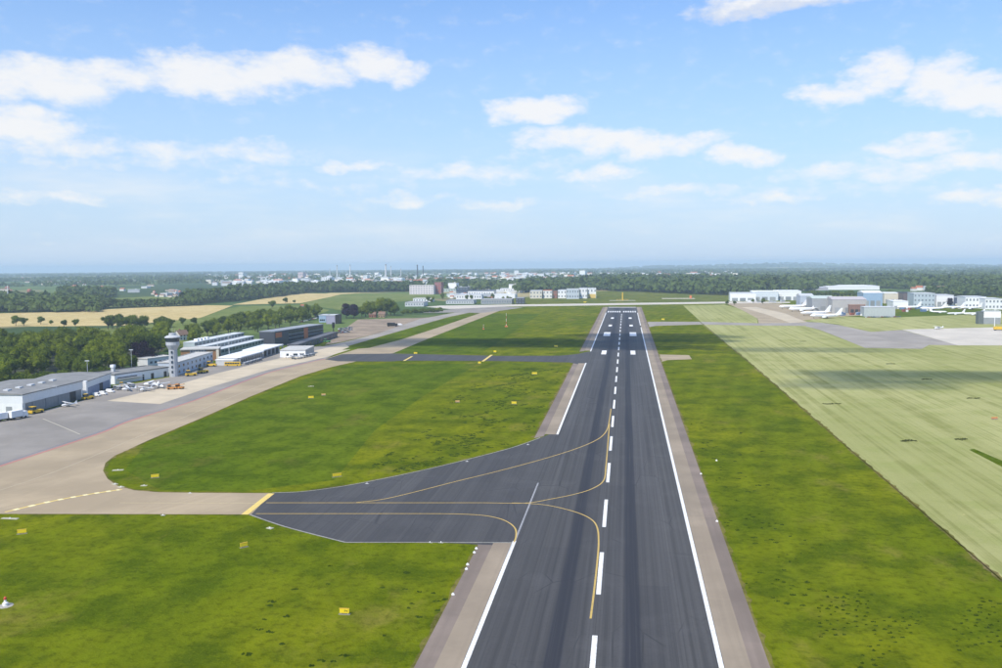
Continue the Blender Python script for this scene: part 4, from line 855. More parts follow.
# kerb strips edging the exit taxiway
ribbon('edge_kerb', px((272, 493.2), (300, 492.2), (330, 488.6), (360, 483.6), (400, 475.6), (440, 466.6), (480, 456.6), (510, 448.6), (528, 442.6), (540, 438)), .5, .14, marking((.33, .32, .27), .6), ex)
ribbon('edge_kerb', px((250, 515.2), (285, 527.2), (337, 540.8), (346, 542.9)), .5, .14, marking((.33, .32, .27), .6), ex); ribbon('edge_kerb', px((346, 542.9), (430, 542.9), (512, 543.2)), .45, .142, marking((.33, .32, .27), .6), ex)
# small red and white beacon at the left edge
t = thing('beacon', 'small white and red beacon on a stony patch at the left edge', 'beacon', G(5.5, 606))
mb = MB(); mb.lathe([(1.6, .02), (1.5, .1), (.2, .13)], 10); mb.build('gravel_pad', paint((.40, .38, .34), .95, .3, 3), t)
mb = MB(); mb.lathe([(.55, .12), (.55, .7), (.3, .85)], 10); mb.build('drum', M_wmark, t); mb = MB(); mb.lathe([(.28, .85), (.22, 1.4)], 8); mb.build('neck', M_wmark, t); mb = MB(); mb.lathe([(.3, 1.4), (.3, 1.75), (.12, 2.0)], 8); mb.build('cap', M_red, t)
def mast(name, label, u, v, hpx, base, r=.18, mt=None, cat='mast', bands=False, group=None):
    p = G(u, v); k = mpp(p); hh = hpx*k; t = thing(name, label, cat, p, 0, group)
    if bands:
        for q in range(5): MB().cyl((0, 0, hh*q/5), (0, 0, hh*(q+1)/5), r*(1-.1*q), r*(1-.1*(q+1))).build('section', M_red if q % 2 else M_wmark, t)
    else: MB().cyl((0, 0, -.2), (0, 0, hh), r, r*.6).build('pole', mt or M_steel, t)
    if base: MB().box(-base, base, -base*.7, base*.7, -.1, base*.9).build('cabin', M_orange if bands else M_white, t)
    else: MB().box(-1.4, 1.4, -.25, .25, hh-.1, hh+.45).build('lamp_head', mt or M_steel, t)
    return t
mast('antenna_mast', 'slim antenna mast with orange and white foot on the far infield', 506.3, 327, 14, 1.6, .28, None, 'mast', True)
mast('antenna_mast', 'small antenna left of the slim mast on the far infield', 483.5, 329.5, 5, 1.0, .3, None, 'mast', True)
mast('antenna_mast', 'tall white lamp mast by the yellow fuel truck at right edge', 994.4, 329.5, 20, 0, .35, M_white)
LM = ['tall floodlight mast before the large white hangar', 'tall floodlight mast behind the blue doored hangar', 'tall white floodlight mast before the glazed hall', 'floodlight mast left of the glazed hall', 'floodlight mast right of the purple tree near the workshop']
for (u, v, hp, lab) in zip((55, 88, 229.5, 218, 132), (406, 381, 362, 357, 372), (19, 20, 28, 20, 22), LM): mast('floodlight_mast', lab, u, v, hp, 0, .22, M_lightgrey, 'mast', False, 'floodlight masts')
# localizer antenna beyond the runway end
p = G(622.5, 300.6); k = mpp(p); t = thing('localizer_antenna', 'yellow approach antenna beyond the far end of the runway', 'antenna', p)
MB().box(-.5*k, .5*k, -1, 1, 0, 8.2*k).build('mast', M_yellow, t)
for q in range(9): MB().cyl(((q-4)*1.4*k, 0, 0), ((q-4)*1.4*k, 0, 1.6*k), .35).build('element', M_yellow, t)
MB().box(-13*k, 13*k, -6, 6, 0, .5).build('pad', M_pad, t)
p = G(662, 298.6); k = mpp(p); t = thing('concrete_pad', 'long pale concrete pad beyond the runway end, right side', 'pad', p); MB().box(0, 32*k, -14, 14, -.2, .4).build('slab', M_LIGHTC, t); MB().box(27*k, 29*k, -2, 2, .4, 3*k).build('marker_board', M_orange, t)

# ------------------------------------------------------------------ trees
F_GREEN = foliage('leaf_green', (.048, .080, .009), (.260, .310, .030)); F_DEEP = foliage('leaf_deep', (.036, .062, .010), (.170, .225, .028)); F_PURPLE = foliage('leaf_purple', (.012, .008, .018), (.042, .024, .045), .1)
def crown_mesh(name, rx, rz_, zc, seed, nleaf=1500, leaf=.8, lobes=11, mt=None):
    """leaf clumps spread over an uneven heap of lobes, round a darker leafy core"""
    g = np.random.default_rng(seed); cs = []; rs = []
    for i in range(lobes):
        d = g.normal(size=3); d /= np.linalg.norm(d); q = g.uniform(.25, .72)
        cs.append(np.array([d[0]*rx*q, d[1]*rx*q, zc + d[2]*rz_*q*.95])); rs.append(g.uniform(.30, .52)*rx)
    cs.append(np.array([0, 0, zc])); rs.append(rx*.62)
    cs = np.array(cs); rs = np.array(rs)
    idx = g.choice(len(rs), nleaf, p=rs**2/np.sum(rs**2)); d = g.normal(size=(nleaf, 3)); d /= np.linalg.norm(d, axis=1)[:, None]; d[:, 2] = np.where(d[:, 2] < -.55, -d[:, 2], d[:, 2])
    P = cs[idx] + d*(rs[idx]*g.uniform(.80, 1.12, nleaf))[:, None]
    nrm = d + g.normal(size=(nleaf, 3))*.55; nrm /= np.linalg.norm(nrm, axis=1)[:, None]
    a = np.cross(nrm, g.normal(size=(nleaf, 3))); a /= np.linalg.norm(a, axis=1)[:, None]; b = np.cross(nrm, a)
    s = leaf*g.uniform(.55, 1.2, nleaf)[:, None]
    V = np.stack([P - a*s*.5, P + b*s*.42, P + a*s*.55, P - b*s*.42], 1).reshape(-1, 3); Fc = np.arange(nleaf*4).reshape(-1, 4)
    V = V.tolist(); Fc = Fc.tolist()
    for c, r in zip(cs, rs):                                   # core
        n0 = len(V); r *= .78
        for i in range(5):
            th = math.pi*(i+.5)/5
            for k in range(7): ph = 2*math.pi*(k+.5*(i % 2))/7; q = r*g.uniform(.8, 1.1); V.append([c[0]+q*math.sin(th)*math.cos(ph), c[1]+q*math.sin(th)*math.sin(ph), c[2]+q*math.cos(th)])
        for i in range(4):
            for k in range(7): Fc.append([n0+i*7+k, n0+(i+1)*7+k, n0+(i+1)*7+(k+1) % 7, n0+i*7+(k+1) % 7])
        Fc += [[n0+k for k in range(7)], [n0+28+k for k in range(6, -1, -1)]]
    me = bpy.data.meshes.new(name); me.from_pydata(V, [], Fc); me.materials.append(mt or F_GREEN); me.update(); return me
def trunk_mesh(hh, r, seed, spread):
    g = random.Random(seed); mb = MB(); mb.cyl((0, 0, -.4), (.2, .1, hh), r, r*.5, 8)
    for k in range(5):
        a = 2*math.pi*k/5 + g.random(); mb.cyl((.1, 0, hh*g.uniform(.55, .9)), (math.cos(a)*spread, math.sin(a)*spread, hh*g.uniform(1.2, 1.7)), r*.42, r*.12, 6)
    return mb.mesh('trunk', M_bark)
CROWN = [crown_mesh('crown', 6.5, 6.4, 7.9, 11, 1900, .72), crown_mesh('crown', 7.2, 6.0, 7.4, 12, 2000, .72), crown_mesh('crown', 5.6, 7.2, 8.6, 13, 1800, .7), crown_mesh('crown', 6.0, 5.8, 7.0, 14, 1800, .7, lobes=15), crown_mesh('crown', 6.8, 6.8, 8.2, 15, 1900, .72, mt=F_DEEP), crown_mesh('crown', 5.4, 5.4, 6.6, 16, 1600, .7, lobes=14, mt=F_DEEP)]
TRUNK = [trunk_mesh(4.6, .5, s, 3) for s in range(3)]
PURPLE = crown_mesh('crown', 7, 8.4, 8.2, 21, 2000, .8, 13, F_PURPLE); BUSH = crown_mesh('crown', 2.6, 1.7, 1.7, 22, 400, .5, 7); BUSHD = crown_mesh('crown', 2.8, 1.8, 1.7, 23, 400, .5, 7, F_DEEP)
n_tree = 0
def tree(p, s, label, group, crown=None, name='tree', cat='tree', zs=1.0, trunk=True):
    global n_tree; n_tree += 1
    t = thing(name, label, cat, p, random.uniform(0, 6.28), group); t.scale = (s, s, s*zs)
    if trunk: link('trunk', random.choice(TRUNK), t)
    link('crown', crown or random.choice(CROWN), t); return t
def inside(p, poly):
    c = False; j = len(poly)-1
    for i in range(len(poly)):
        if (poly[i][1] > p[1]) != (poly[j][1] > p[1]) and p[0] < (poly[j][0]-poly[i][0])*(p[1]-poly[i][1])/(poly[j][1]-poly[i][1]) + poly[i][0]: c = not c
        j = i
    return c
def scatter(poly, gap, seed, limit=10000, tries=60000):
    """points inside a world polygon, no two nearer than gap"""
    g = random.Random(seed); xs = [p[0] for p in poly]; ys = [p[1] for p in poly]; cell = {}; out = []
    for _ in range(tries):
        p = (g.uniform(min(xs), max(xs)), g.uniform(min(ys), max(ys)))
        if not inside(p, poly): continue
        ck = (int(p[0]//gap), int(p[1]//gap))
        if any((p[0]-q[0])**2 + (p[1]-q[1])**2 < gap*gap for i in (-1, 0, 1) for j in (-1, 0, 1) for q in cell.get((ck[0]+i, ck[1]+j), ())): continue
        cell.setdefault(ck, []).append(p); out.append(p)
        if len(out) >= limit: break
    return out
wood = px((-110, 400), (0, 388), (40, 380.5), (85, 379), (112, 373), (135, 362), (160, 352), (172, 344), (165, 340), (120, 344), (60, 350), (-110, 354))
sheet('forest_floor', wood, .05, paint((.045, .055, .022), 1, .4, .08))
def wood_tree(p, lo, hi, where, group, seg):
    dark = random.random() < .3; cr = random.choice(CROWN[4:] if dark else CROWN[:4]); sz = random.uniform(lo, hi)
    d = Vector((p[0]-CX, p[1], -H)); u = 501 + F*d.dot(rt)/d.dot(fw); v = 334 - F*d.dot(up)/d.dot(fw)
    if u < -90 or (122 < u < 166 and v > 358): return
    size = 'tall' if sz > lo+(hi-lo)*.6 else 'middling' if sz > lo+(hi-lo)*.25 else 'low'
    tree((p[0], p[1], 0), sz, f"{size} {'dark' if dark else 'bright'} green tree {seg(u, v)} {where}", group, cr)
for p in scatter(wood, 15.5, 5):
    wood_tree(p, 1.05, 1.5, 'of the wood behind the hangars', 'trees of the wood behind the hangars', lambda u, v: ('at the rear' if v < 354 else 'in the middle' if v < 366 else 'at the front') + (' left' if u < 45 else ' centre' if u < 105 else ' right'))
belt = px((190, 345), (215, 338), (262, 332), (300, 324), (318, 318), (318, 314), (290, 316), (262, 320), (215, 330), (190, 336))
for p in scatter(belt, 17, 6):
    wood_tree(p, .9, 1.3, 'of the belt behind the terminal', 'trees of the belt behind the terminal', lambda u, v: 'at the tower end' if u < 225 else 'in the middle' if u < 270 else 'at the charcoal block end')
for (u, v, s, lab) in ((145, 366.5, 1.35, 'dark purple beech standing left of the control tower'), (346.5, 318.3, 1.5, 'dark purple tree beside the bare soil, left one'), (354, 318.6, 1.45, 'dark purple tree beside the bare soil, right one'), (949, 306.5, 1.0, 'dark purple tree before the white halls on the cargo side'), (780, 300.3, 1.1, 'dark purple tree among the white cargo halls')):
    tree(G(u, v), s, lab, 'purple leaved trees', PURPLE, 'purple_tree')
for i, (u, v) in enumerate([(k*9.5 - 12, 386.5 - k*.75 + (2 if k % 2 else 0)) for k in range(13)]):
    p = G(u, v); tree((p.x, p.y, 0), random.uniform(1.6, 2.6), ('leafy shrub under the trees behind the large hangar' if u < 80 else 'leafy shrub under the trees behind the blue doored hangar'), 'shrubs behind the hangars', random.choice((BUSH, BUSHD)), 'shrub', 'shrub', trunk=False)
tree(G(123, 372.5), .9, 'small green tree between the hangar chimney and the purple beech', None); tree(G(131, 371), .8, 'slim green tree left of the purple beech', None)
SOLO = [(41, 324.5, .75, 'lone round tree on the wheat field edge, third from left'), (51, 325, .55, 'small dark tree on the wheat field edge, fourth from left'), (64, 327, .65, 'round tree on the wheat field edge, fifth from left'), (75.5, 327, .7, 'round tree on the wheat field edge, sixth from left'),
        (16, 326, .95, 'dark tree on the wheat field edge, leftmost'), (24, 326, .8, 'dark tree on the wheat field edge, second from left'), (183, 325, .7, 'lone tree before the pale meadow, left of two'), (194, 325, .7, 'lone tree before the pale meadow, right of two'),
        (285.5, 303.5, .85, 'round dark tree alone on the far wheat field'), (294.5, 303.4, .6, 'small dark tree alone on the far wheat field'), (272, 308.5, 1.0, 'dark tree at the foot of the far wheat field'), (315, 316.5, 1.0, 'dark round tree behind the blue shed')]
for u, v, s, lab in SOLO: tree(G(u, v), s, lab, None, CROWN[4] if s > .62 else CROWN[5])
for i in range(9): u = 108+i*4.6; tree(G(u, 328.5+random.uniform(-1.2, 1.2)), random.uniform(.9, 1.3), 'tree in the dark copse at the edge of the wheat field', 'copse by the wheat field', CROWN[4])
for i in range(5): tree(G(157+i*3.6, 327.5), random.uniform(.7, 1), 'tree in the small group right of the copse', 'group right of the copse', CROWN[4])
for i in range(10): u = 362+i*3.6; tree(G(u, 317.2 if i < 4 else 315.5), random.uniform(1.5, 2.0) if u > 378 else random.uniform(1.2, 1.6), 'green tree in the group by the brick houses', 'trees by the brick houses')
for i in range(20): u = 402+i*2.1; tree(G(u, 313.6-.12*i + random.uniform(-.5, .5)), random.uniform(1.0, 2.0), 'leafy bush in the hedge along the service road', 'hedge along the service road', random.choice((BUSH, BUSHD)), 'bush', 'bush', trunk=False)
for i in range(16): u = 424+random.uniform(0, 90); tree(G(u, random.uniform(298, 303.5)), random.uniform(.5, .85), 'tree among the business park buildings', 'business park trees')
for i in range(22): u = 806+i*4.0; tree(G(u, 297.2+random.uniform(-.5, .3)), random.uniform(.85, 1.2), 'tree in the row behind the cargo hangars', 'row behind the cargo hangars', random.choice(CROWN[3:]))
for i in range(9): tree(G(random.choice((755, 762, 938, 946, 952, 983, 998, 727, 735)) + random.uniform(-2, 2), random.uniform(300.5, 306.5)), random.uniform(.5, .8), 'small tree standing between the cargo side buildings', 'trees between cargo buildings', random.choice(CROWN[3:]))
print('trees', n_tree)

# woods too far off to count, one mass each
def woods(name, label, pts, radii, mt, nq=42, seed=1, heights=None):
    g = np.random.default_rng(seed); n = len(pts); P = np.array(pts); rad = np.array(radii)
    hh = rad*g.uniform(1.1, 1.9, n) if heights is None else np.array(heights)
    d = g.normal(size=(n, nq, 3)); d /= np.linalg.norm(d, axis=2)[:, :, None]; d[:, :, 2] = np.abs(d[:, :, 2])*1.0 - .1
    C = P[:, None, :] + d*np.stack([rad, rad, hh*.62], 1)[:, None, :]*g.uniform(.78, 1.1, (n, nq, 1)); C[:, :, 2] += (hh*.42)[:, None]
    nr = d + g.normal(size=d.shape)*.45; nr /= np.linalg.norm(nr, axis=2)[:, :, None]
    a = np.cross(nr, g.normal(size=d.shape)); a /= np.linalg.norm(a, axis=2)[:, :, None]; b = np.cross(nr, a); s = (rad*.42)[:, None, None]*g.uniform(.6, 1.2, (n, nq, 1))
    V = np.stack([C-a*s, C+b*s*.8, C+a*s, C-b*s*.8], 2).reshape(-1, 3).astype(np.float32); nf = n*nq
    me = bpy.data.meshes.new(name); me.vertices.add(nf*4); me.vertices.foreach_set('co', V.ravel()); me.loops.add(nf*4); me.loops.foreach_set('vertex_index', np.arange(nf*4, dtype=np.int32))
    me.polygons.add(nf); me.polygons.foreach_set('loop_start', np.arange(0, nf*4, 4, dtype=np.int32)); me.materials.append(mt); me.update(calc_edges=True); me.validate()
    return tag(link(name, me), label, kind='stuff')
F_FAR = foliage('leaf_far', (.032, .058, .018), (.125, .170, .045), .2)
def wood_px(name, label, poly, gap, rad, seed, mt=None):
    W = [G(u, v) for u, v in poly]; pts = scatter([(p.x, p.y) for p in W], gap, seed, 5000, 40000)
    return woods(name, label, [(x, y, gz(x, y)) for x, y in pts], [rad*random.uniform(.75, 1.3) for _ in pts], mt or F_FAR, 46, seed)
wood_px('woodland', 'broad green wood beyond the wheat field at left', [(-30, 313), (98, 312), (100, 305), (70, 300.5), (-30, 301)], 13, 10, 31)
wood_px('woodland', 'dark hedge line across the green field at left', [(98, 309), (200, 305.5), (200, 304.6), (98, 307.4)], 11, 8, 32)
wood_px('woodland', 'dark wood at the right of the green field', [(186, 305), (250, 300), (310, 292.5), (420, 291.5), (420, 288.5), (300, 288.5), (240, 294), (190, 299)], 16, 12, 33)
wood_px('woodland', 'long dark forest behind the far runway end', [(520, 293), (600, 290.4), (740, 296), (815, 290.4), (815, 285), (700, 281), (600, 281.5), (520, 288)], 17, 14, 34)
wood_px('woodland', 'forest behind the cargo side at right', [(730, 293), (850, 288), (1040, 292.5), (1040, 283), (850, 281), (760, 283)], 17, 13, 35)
wood_px('woodland', 'trees filling the gaps of the business park', [(430, 292), (530, 291), (530, 284), (430, 284)], 22, 11, 36)
wood_px('woodland', 'tree belt behind the green field at left', [(60, 299), (112, 298), (112, 294.5), (60, 295)], 16, 12, 37)
wood_px('woodland', 'green bank of bushes behind the white halls at right edge', [(930, 296.6), (1040, 297), (1040, 293.5), (930, 293.5)], 14, 9, 38)
# the rest of the land to the horizon: scattered copses and hedges
pts = []; rad = []; g = random.Random(9)
for _ in range(15000):
    r = 2600*(10.5**g.random()); a = g.uniform(R(-50), R(36)); x, y = r*math.sin(a), r*math.cos(a)
    if math.sin(x*.0021 + 1.3*math.sin(y*.0013)) + math.sin(y*.0017 + 1.1*math.sin(x*.0016+2)) + g.uniform(-1.1, 1.1) < -.25: continue
    if r < 3600 and a < R(-12): continue
    d = Vector((x-CX, y, gz(x, y)-H)); u = 501 + F*d.dot(rt)/d.dot(fw); v = 334 - F*d.dot(up)/d.dot(fw)          # the towns are open ground
    if (200 < u < 530 and 275 < v < 287 and g.random() < .7) or (515 < u < 745 and 274 < v < 283 and g.random() < .6): continue
    for q in range(2): pts.append((x + g.gauss(0, r*.006), y + g.gauss(0, r*.012))); rad.append(min(7 + r*.0016, 28)*g.uniform(.6, 1.2))
woods('distant_woodland', 'blue hazed copses and hedges out to the horizon', [(x, y, gz(x, y)) for x, y in pts], rad, F_FAR, 14, 44, [min(q*1.5, 22) for q in rad])

# fields seen beyond the airfield on the left and right
def far_field(name, poly, mt, z=.12): return sheet(name, [p for p in px(*poly)], z, mt)
far_field('wheat_field', [(-30, 327), (0, 326.5), (60, 326.5), (125, 325.5), (160, 322), (200, 318), (233, 305.6), (205, 305.2), (128, 308.2), (60, 312), (-30, 314)], M_WHEAT)
far_field('green_field', [(98, 308), (200, 304.8), (195, 298), (150, 296.5), (104, 299)], G_FIELD, .16)
far_field('meadow', [(20, 336), (120, 327), (165, 323), (240, 306), (300, 305), (330, 310), (310, 318), (215, 334), (190, 346), (160, 352), (90, 362), (-40, 366), (-40, 327)], G_FIELD, .02)
far_field('wheat_field', [(232, 304.8), (300, 303.4), (330, 297), (345, 293.5), (305, 293.5), (262, 299)], M_WHEAT, .18)
far_field('meadow', [(300, 304), (340, 310), (372, 305), (440, 297), (430, 294), (345, 293)], G_FIELD, .14)
far_field('wheat_field', [(300, 297.6), (330, 295), (365, 293), (330, 293)], M_WHEAT, .3)
far_field('wheat_field', [(912, 288), (948, 286.5), (946, 283.2), (915, 284.6)], M_WHEAT, .4)
far_field('soil_field', [(988, 294), (1040, 294.5), (1040, 289), (990, 289)], M_SOIL, .3)
far_field('lawn', [(880, 318), (1010, 313), (1010, 309.5), (905, 310)], G_MOWN, .075)

# ------------------------------------------------------------------ far town and industry
def far_mesh(k, L, D, hh, wall, roof, gable):
    mb = MB(); mb.box(0, L, 0, D, -4, hh); mb.cur = 1
    if gable: mb.prism([(-.5, hh+.02), (D+.5, hh+.02), (D/2, hh+D*.36)], 'x', -.4, L+.4)
    else: mb.box(-.4, L+.4, -.4, D+.4, hh+.02, hh+.7); mb.box(L*.6, L*.75, D*.3, D*.6, hh+.7, hh+2.4)
    return mb.mesh('far_building', [wall, roof])
FM = [far_mesh(0, 14, 10, 6, M_hwhite, M_tile, 1), far_mesh(1, 26, 10, 6, M_cream, M_browntile, 1), far_mesh(2, 60, 40, 9, M_white, M_white, 0), far_mesh(3, 34, 24, 10, M_lightgrey, M_lightgrey, 0), far_mesh(4, 22, 16, 18, M_white, M_concpale, 0), far_mesh(5, 16, 11, 7, M_brick, M_tile, 1)]
def town(rect_, n, label, group, seed, mix=(0, 1, 2, 3, 4, 5), size=1.0):
    g = random.Random(seed)
    for _ in range(n):
        u, v = g.uniform(rect_[0], rect_[1]), g.uniform(rect_[2], rect_[3]); p = G(u, v)
        o = link('far_building', FM[g.choice(mix)]); o.location = p; o.rotation_euler = (0, 0, g.uniform(-.5, .5)); s = g.uniform(.7, 1.3)*size; o.scale = (s, s, s*g.uniform(.8, 1.3)); tag(o, label, 'building', group)
town((146, 212, 291, 297.5), 44, 'pale hazy building in the village beyond the green field at left', 'village beyond the green field', 1, (0, 1, 5, 3, 1), .55)
town((225, 430, 277, 285), 60, 'small hazy building of the chemical works on the left horizon', 'chemical works buildings', 2, (2, 3, 4, 3), 1.1)
town((440, 520, 277, 292), 34, 'small hazy building in the suburb above the business park', 'suburb above the business park', 3)
town((500, 735, 274, 281.5), 60, 'tiny hazy building of the town behind the long forest', 'town behind the forest', 4, (0, 1, 2, 4, 5), 1.2)
town((0, 150, 278, 293), 26, 'tiny hazy building scattered on the plain at far left', 'far left plain buildings', 5, (0, 1, 5, 3), .8)
town((895, 1000, 281, 292), 26, 'house on the wooded slope behind the cargo side', 'houses on the slope', 6, (0, 1, 5, 0))
town((445, 525, 292.5, 301), 22, 'small pale shed among the business park halls', 'business park sheds', 7, (2, 3, 3, 0), .6)
town((945, 1002, 303, 309), 8, 'small pale shed on the far right cargo side', 'cargo side sheds', 8, (3, 2), .3)
def town_mass(rects, label, seed):
    g = random.Random(seed); mb = MB()
    for (a, b, c, d, n) in rects:
        for _ in range(n):
            p = G(g.uniform(a, b), g.uniform(c, d)); L, D, hh, rz_ = g.uniform(12, 44), g.uniform(10, 24), g.uniform(6, 17), g.uniform(-.5, .5)
            k0 = len(mb.v); mb.cur = g.choice((0, 0, 1, 2)); mb.box(0, L, 0, D, -4, hh); mb.cur = g.choice((2, 3, 4)) if D < 16 else 1; mb.prism([(-.4, hh+.05), (D+.4, hh+.05), (D/2, hh + (D*.35 if D < 16 else 1.2))], 'x', -.4, L+.4)
            for q in range(k0, len(mb.v)): x, y, z = mb.v[q]; mb.v[q] = (p.x + x*math.cos(rz_) - y*math.sin(rz_), p.y + x*math.sin(rz_) + y*math.cos(rz_), p.z + z)
    tag(mb.build('distant_town', [M_white, M_lightgrey, M_cream, M_tile, M_browntile]), label, kind='stuff')
town_mass([(200, 440, 275, 286, 190), (430, 525, 274.5, 286, 90)], 'pale scattered roofs of the hazy town on the left horizon', 12)
town_mass([(520, 740, 273, 282, 150)], 'pale scattered roofs of the hazy town above the long forest', 13)
def works(u0, u1, vb, vt, D, lab, wm):
    return block(u0, u1, vb, vt, D, 'works_building', lab, wm, wm, rows=2, cols=4, group=None)
works(238.6, 243.6, 280, 272.5, 40, 'white silo block on the left horizon', M_white); works(298, 303.5, 281, 272.5, 40, 'pinkish tower block on the horizon left of the chimneys', M_pink)
works(261, 280, 287, 281, 80, 'wide white hall in the hazy works at left', M_white); works(321, 330, 283, 277.5, 60, 'bright white hall below the chimneys', M_white); works(363.5, 367.5, 281, 275.5, 40, 'small white works block left of the tallest chimney', M_white)
works(221, 231, 297.5, 294.3, 60, 'white farm hall at the dark wood edge, left', M_white); works(234.5, 240.5, 296, 292.8, 60, 'white farm hall at the dark wood edge, right', M_white); works(397, 402, 284, 278, 50, 'white tank building right of the tallest chimney', M_white); works(420.5, 423, 281, 275, 40, 'white block at the foot of the dark chimneys', M_white)
works(522, 527, 278, 273.6, 60, 'white apartment slab on the central horizon, left one', M_white); works(529, 532.5, 278, 274, 60, 'white apartment slab on the central horizon, right one', M_white); works(465, 498, 280.5, 278, 80, 'long pale yellow hall on the horizon above the business park', M_cream); works(448, 452, 283, 279, 50, 'white cube left of the long pale yellow hall', M_white)
works(4.5, 16, 305, 300.5, 60, 'white barn beside the mast at far left', M_white); works(926, 931, 291, 286.5, 20, 'white house on the slope behind the grey office', M_white); works(945, 955, 294.5, 289.5, 30, 'pale villa on the slope behind the white halls', M_pink)
def stack(u, vb, vt, r, lab, mt):
    r *= .5; vt += .6
    p = G(u, vb); k = mpp(p); hh = (vb-vt)*k; t = thing('chimney', lab, 'chimney', p, 0, 'chimneys of the chemical works')
    mb = MB(); mb.lathe([(r*1.25, -5), (r, hh*.5), (r*.8, hh*.92)], 12); mb.build('shaft', mt, t); mb = MB(); mb.lathe([(r*.86, hh*.92), (r*.86, hh)], 12); mb.build('rim', M_midgrey if mt is not M_charcoal else M_black, t)
M_stk = paint((.62, .62, .64), .8, .1)
for u, vb, vt, r, lab, mt in ((337.3, 279, 264.5, 7, 'pale chimney on the horizon, leftmost', M_stk), (350.3, 278, 264, 7.5, 'pale chimney on the horizon, second from left', M_stk), (386, 281, 263.5, 9, 'tallest and widest pale chimney on the horizon', M_stk), (391, 279, 265.5, 5, 'thin pale chimney just right of the tallest one', M_stk), (417.6, 281, 264.2, 6, 'dark thin chimney on the horizon, left of two', M_charcoal), (423.2, 280, 265.2, 5, 'dark thin chimney on the horizon, right of two', M_charcoal), (330, 279, 268, 4, 'short thin chimney left of the pale pair', M_stk), (401, 279, 268, 4, 'short thin chimney between pale and dark chimneys', M_stk)): stack(u, vb, vt, r, lab, mt)
mast('radio_mast', 'thin white mast beside the barn at far left', 8.3, 303, 17, 0, 1.0, M_white)

# ------------------------------------------------------------------ tussocks in the rough grass
def tussocks():
    g = random.Random(4); V = []; Fc = []
    def clump(x, y, r, hh):
        for _ in range(11):
            a = g.uniform(0, 6.28); q = r*math.sqrt(g.random()); cx, cy = x+q*math.cos(a)*1.5, y+q*math.sin(a)*.8; w_ = r*g.uniform(.35, .6); b = g.uniform(0, 6.28); n = len(V)
            h2 = hh*g.uniform(.6, 1.2)*(1.15-q/r*.6)
            for k in range(4): V.append((cx+w_*math.cos(b+1.57*k), cy+w_*math.sin(b+1.57*k), .03))
            V.append((cx+g.gauss(0, .1), cy+g.gauss(0, .1), h2)); Fc.extend([(n+k, n+(k+1) % 4, n+4) for k in range(4)])
    def area(poly, n, rmin, rmax, seed):
        for x, y in scatter([(p.x, p.y) for p in px(*poly)], 1.7, seed, n*2):
            if math.sin(x*.21+seed)+math.sin(y*.13+x*.07)+math.sin(x*.5-y*.31) < .25: continue
            clump(x, y, g.uniform(rmin, rmax), g.uniform(.22, .45))
    area([(400, 465), (430, 420), (470, 385), (500, 368), (565, 368), (545, 405), (525, 438), (470, 457)], 520, .45, 1.1, 1)
    area([(360, 480), (400, 440), (440, 440), (440, 464)], 90, .5, 1.0, 2)
    area([(280, 560), (470, 550), (440, 620), (410, 668), (240, 668)], 26, .3, .7, 3)
    area([(850, 590), (1002, 600), (1010, 690), (820, 690), (760, 640)], 210, .12, .34, 4)
    area([(700, 480), (850, 560), (900, 620), (750, 600)], 60, .2, .5, 5)
    area([(690, 420), (740, 430), (800, 480), (720, 500)], 40, .3, .7, 6)
    me = bpy.data.meshes.new('grass_tussocks'); me.from_pydata(V, [], Fc); me.materials.append(foliage('tussock', (.022, .042, .005), (.060, .090, .009), .1)); me.update()
    tag(link('grass_tussocks', me), 'dark grass tussocks in the rough airfield grass', kind='stuff')
tussocks()
# dark clumps left standing in the mown field
M_weed = foliage('weed', (.03, .035, .015), (.07, .08, .02), .1)
for i, (u, v, L, lab) in enumerate(((832, 404, 9, 'long dark weed patch in the pale mown field, nearest the runway'), (908, 441, 6, 'dark weed patch in the pale field above the green strip'), (890, 364, 6, 'dark weed patch high in the pale field under the taxiway'), (927, 379.5, 6, 'dark weed patch in the cloud shadow of the pale field'), (973.5, 398.5, 7, 'dark weed patch at the right of the pale field'), (961, 439.5, 5, 'greenish weed patch right of the field centre'), (803, 341.5, 6, 'small brown heap in the upper left pale field'))):
    g = random.Random(i+50); p = G(u, v); V = []; Fc = []
    for q in range(120):
        x = g.uniform(-L/2, L/2); y = g.gauss(0, .9)*(1-abs(x)/L) + .2*x + .5*math.sin(x*1.1+i); n = len(V); hh = g.uniform(.1, .45); w_ = g.uniform(.2, .5); b = g.uniform(0, 6.28)
        for k in range(4): V.append((x+w_*math.cos(b+1.57*k), y+w_*math.sin(b+1.57*k), .04))
        V.append((x+g.gauss(0, .15), y+g.gauss(0, .15), hh)); Fc += [(n+k, n+(k+1) % 4, n+4) for k in range(4)]
    me = bpy.data.meshes.new('weed_patch'); me.from_pydata(V, [], Fc); me.materials.append(M_weed); o = link('weed_patch', me, None, p); tag(o, lab, 'weeds', 'weed patches in the field')
make_sign('orange sign board lying low at the right edge of the pale field', 994.5, 419.5, 15, 3.4, 1.0, False, paint((.62, .26, .12), .7, .15))

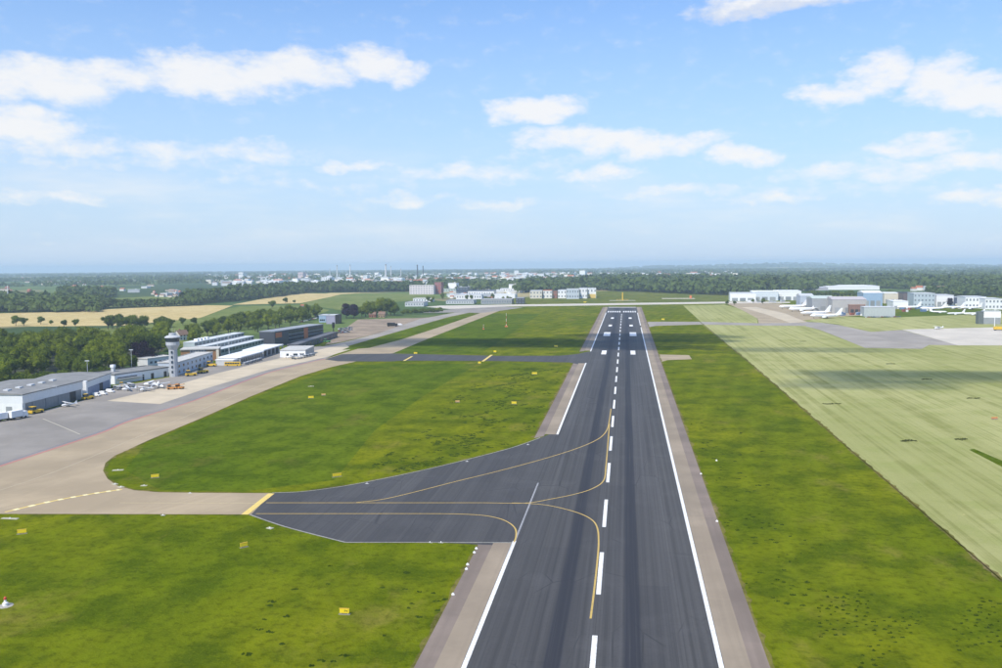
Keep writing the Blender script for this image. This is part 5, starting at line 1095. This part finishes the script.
# ------------------------------------------------------------------ clouds overhead: they lie above the frame and throw the shadows across the field
M_CL = bpy.data.materials.new('cloud'); M_CL.use_nodes = True; nt = NT(M_CL.node_tree); M_CL.node_tree.nodes.clear()
o_ = nt.n('ShaderNodeOutputMaterial'); vs_ = nt.n('ShaderNodeVolumePrincipled'); vs_.inputs['Color'].default_value = (.96, .97, 1, 1); vs_.inputs['Density'].default_value = .075; vs_.inputs['Anisotropy'].default_value = .5
nt.link(vs_.outputs[0], o_.inputs['Volume'])
def cloud(cx, cy, L, W_, seed, rot=0.0, zc=900, flat=.32):
    """a flat bottomed heap of lobes whose shadow falls round ground point (cx, cy)"""
    g = random.Random(seed); off = sdir/sdir.z*zc; mb = MB()
    import bmesh
    bm = bmesh.new(); bmesh.ops.create_icosphere(bm, subdivisions=4, radius=1.0)
    lob = [(g.uniform(-.6, .6), g.uniform(-.6, .6), g.uniform(-.1, .5), g.uniform(.28, .5)) for _ in range(14)]
    from mathutils import noise
    for v in bm.verts:
        d = v.co.normalized(); r = .45
        for x, y, z, q in lob:
            c = Vector((x, y, z)); b = d.dot(c); disc = b*b - c.length_squared + q*q
            if disc > 0: r = max(r, b + math.sqrt(disc))
        r *= 1 + .22*noise.fractal(d*2.6 + Vector((seed, 0, 0)), 1.0, 2.0, 4)
        v.co = Vector((d.x*r*L, d.y*r*W_, max(d.z*r, -.18)*min(L, W_)*flat))
    me = bpy.data.meshes.new('cloud'); bm.to_mesh(me); bm.free(); me.materials.append(M_CL)
    o = link('cloud', me, None, (cx+off.x, cy+off.y, zc)); o.rotation_euler = (0, 0, rot); tag(o, 'white cumulus cloud high above the airfield', kind='stuff')
def shadow_at(u, v, L, W_, seed, rot=0.0): p = G(u, v); cloud(p.x, p.y, L, W_, seed, rot)
shadow_at(590, 343, 150, 60, 1); shadow_at(430, 343, 160, 55, 2); shadow_at(790, 350, 110, 22, 3); shadow_at(980, 376, 130, 42, 4); shadow_at(655, 337, 90, 50, 6); shadow_at(880, 385, 60, 25, 5)

# ------------------------------------------------------------------ air between here and the horizon
mb = MB(); mb.box(-29500, 29500, -29500, 29500, -125, 118)
hz = mb.build('haze', None); tag(hz, 'thin blue summer haze over the plain', kind='stuff'); hz.data.materials.clear()
M_HZ = bpy.data.materials.new('haze'); M_HZ.use_nodes = True; nt = NT(M_HZ.node_tree); M_HZ.node_tree.nodes.clear()
o_ = nt.n('ShaderNodeOutputMaterial'); vh = nt.n('ShaderNodeVolumePrincipled'); vh.inputs['Color'].default_value = (.66, .83, 1, 1); vh.inputs['Density'].default_value = 9.5e-5; vh.inputs['Anisotropy'].default_value = 0.0
nt.link(vh.outputs[0], o_.inputs['Volume']); hz.data.materials.append(M_HZ)
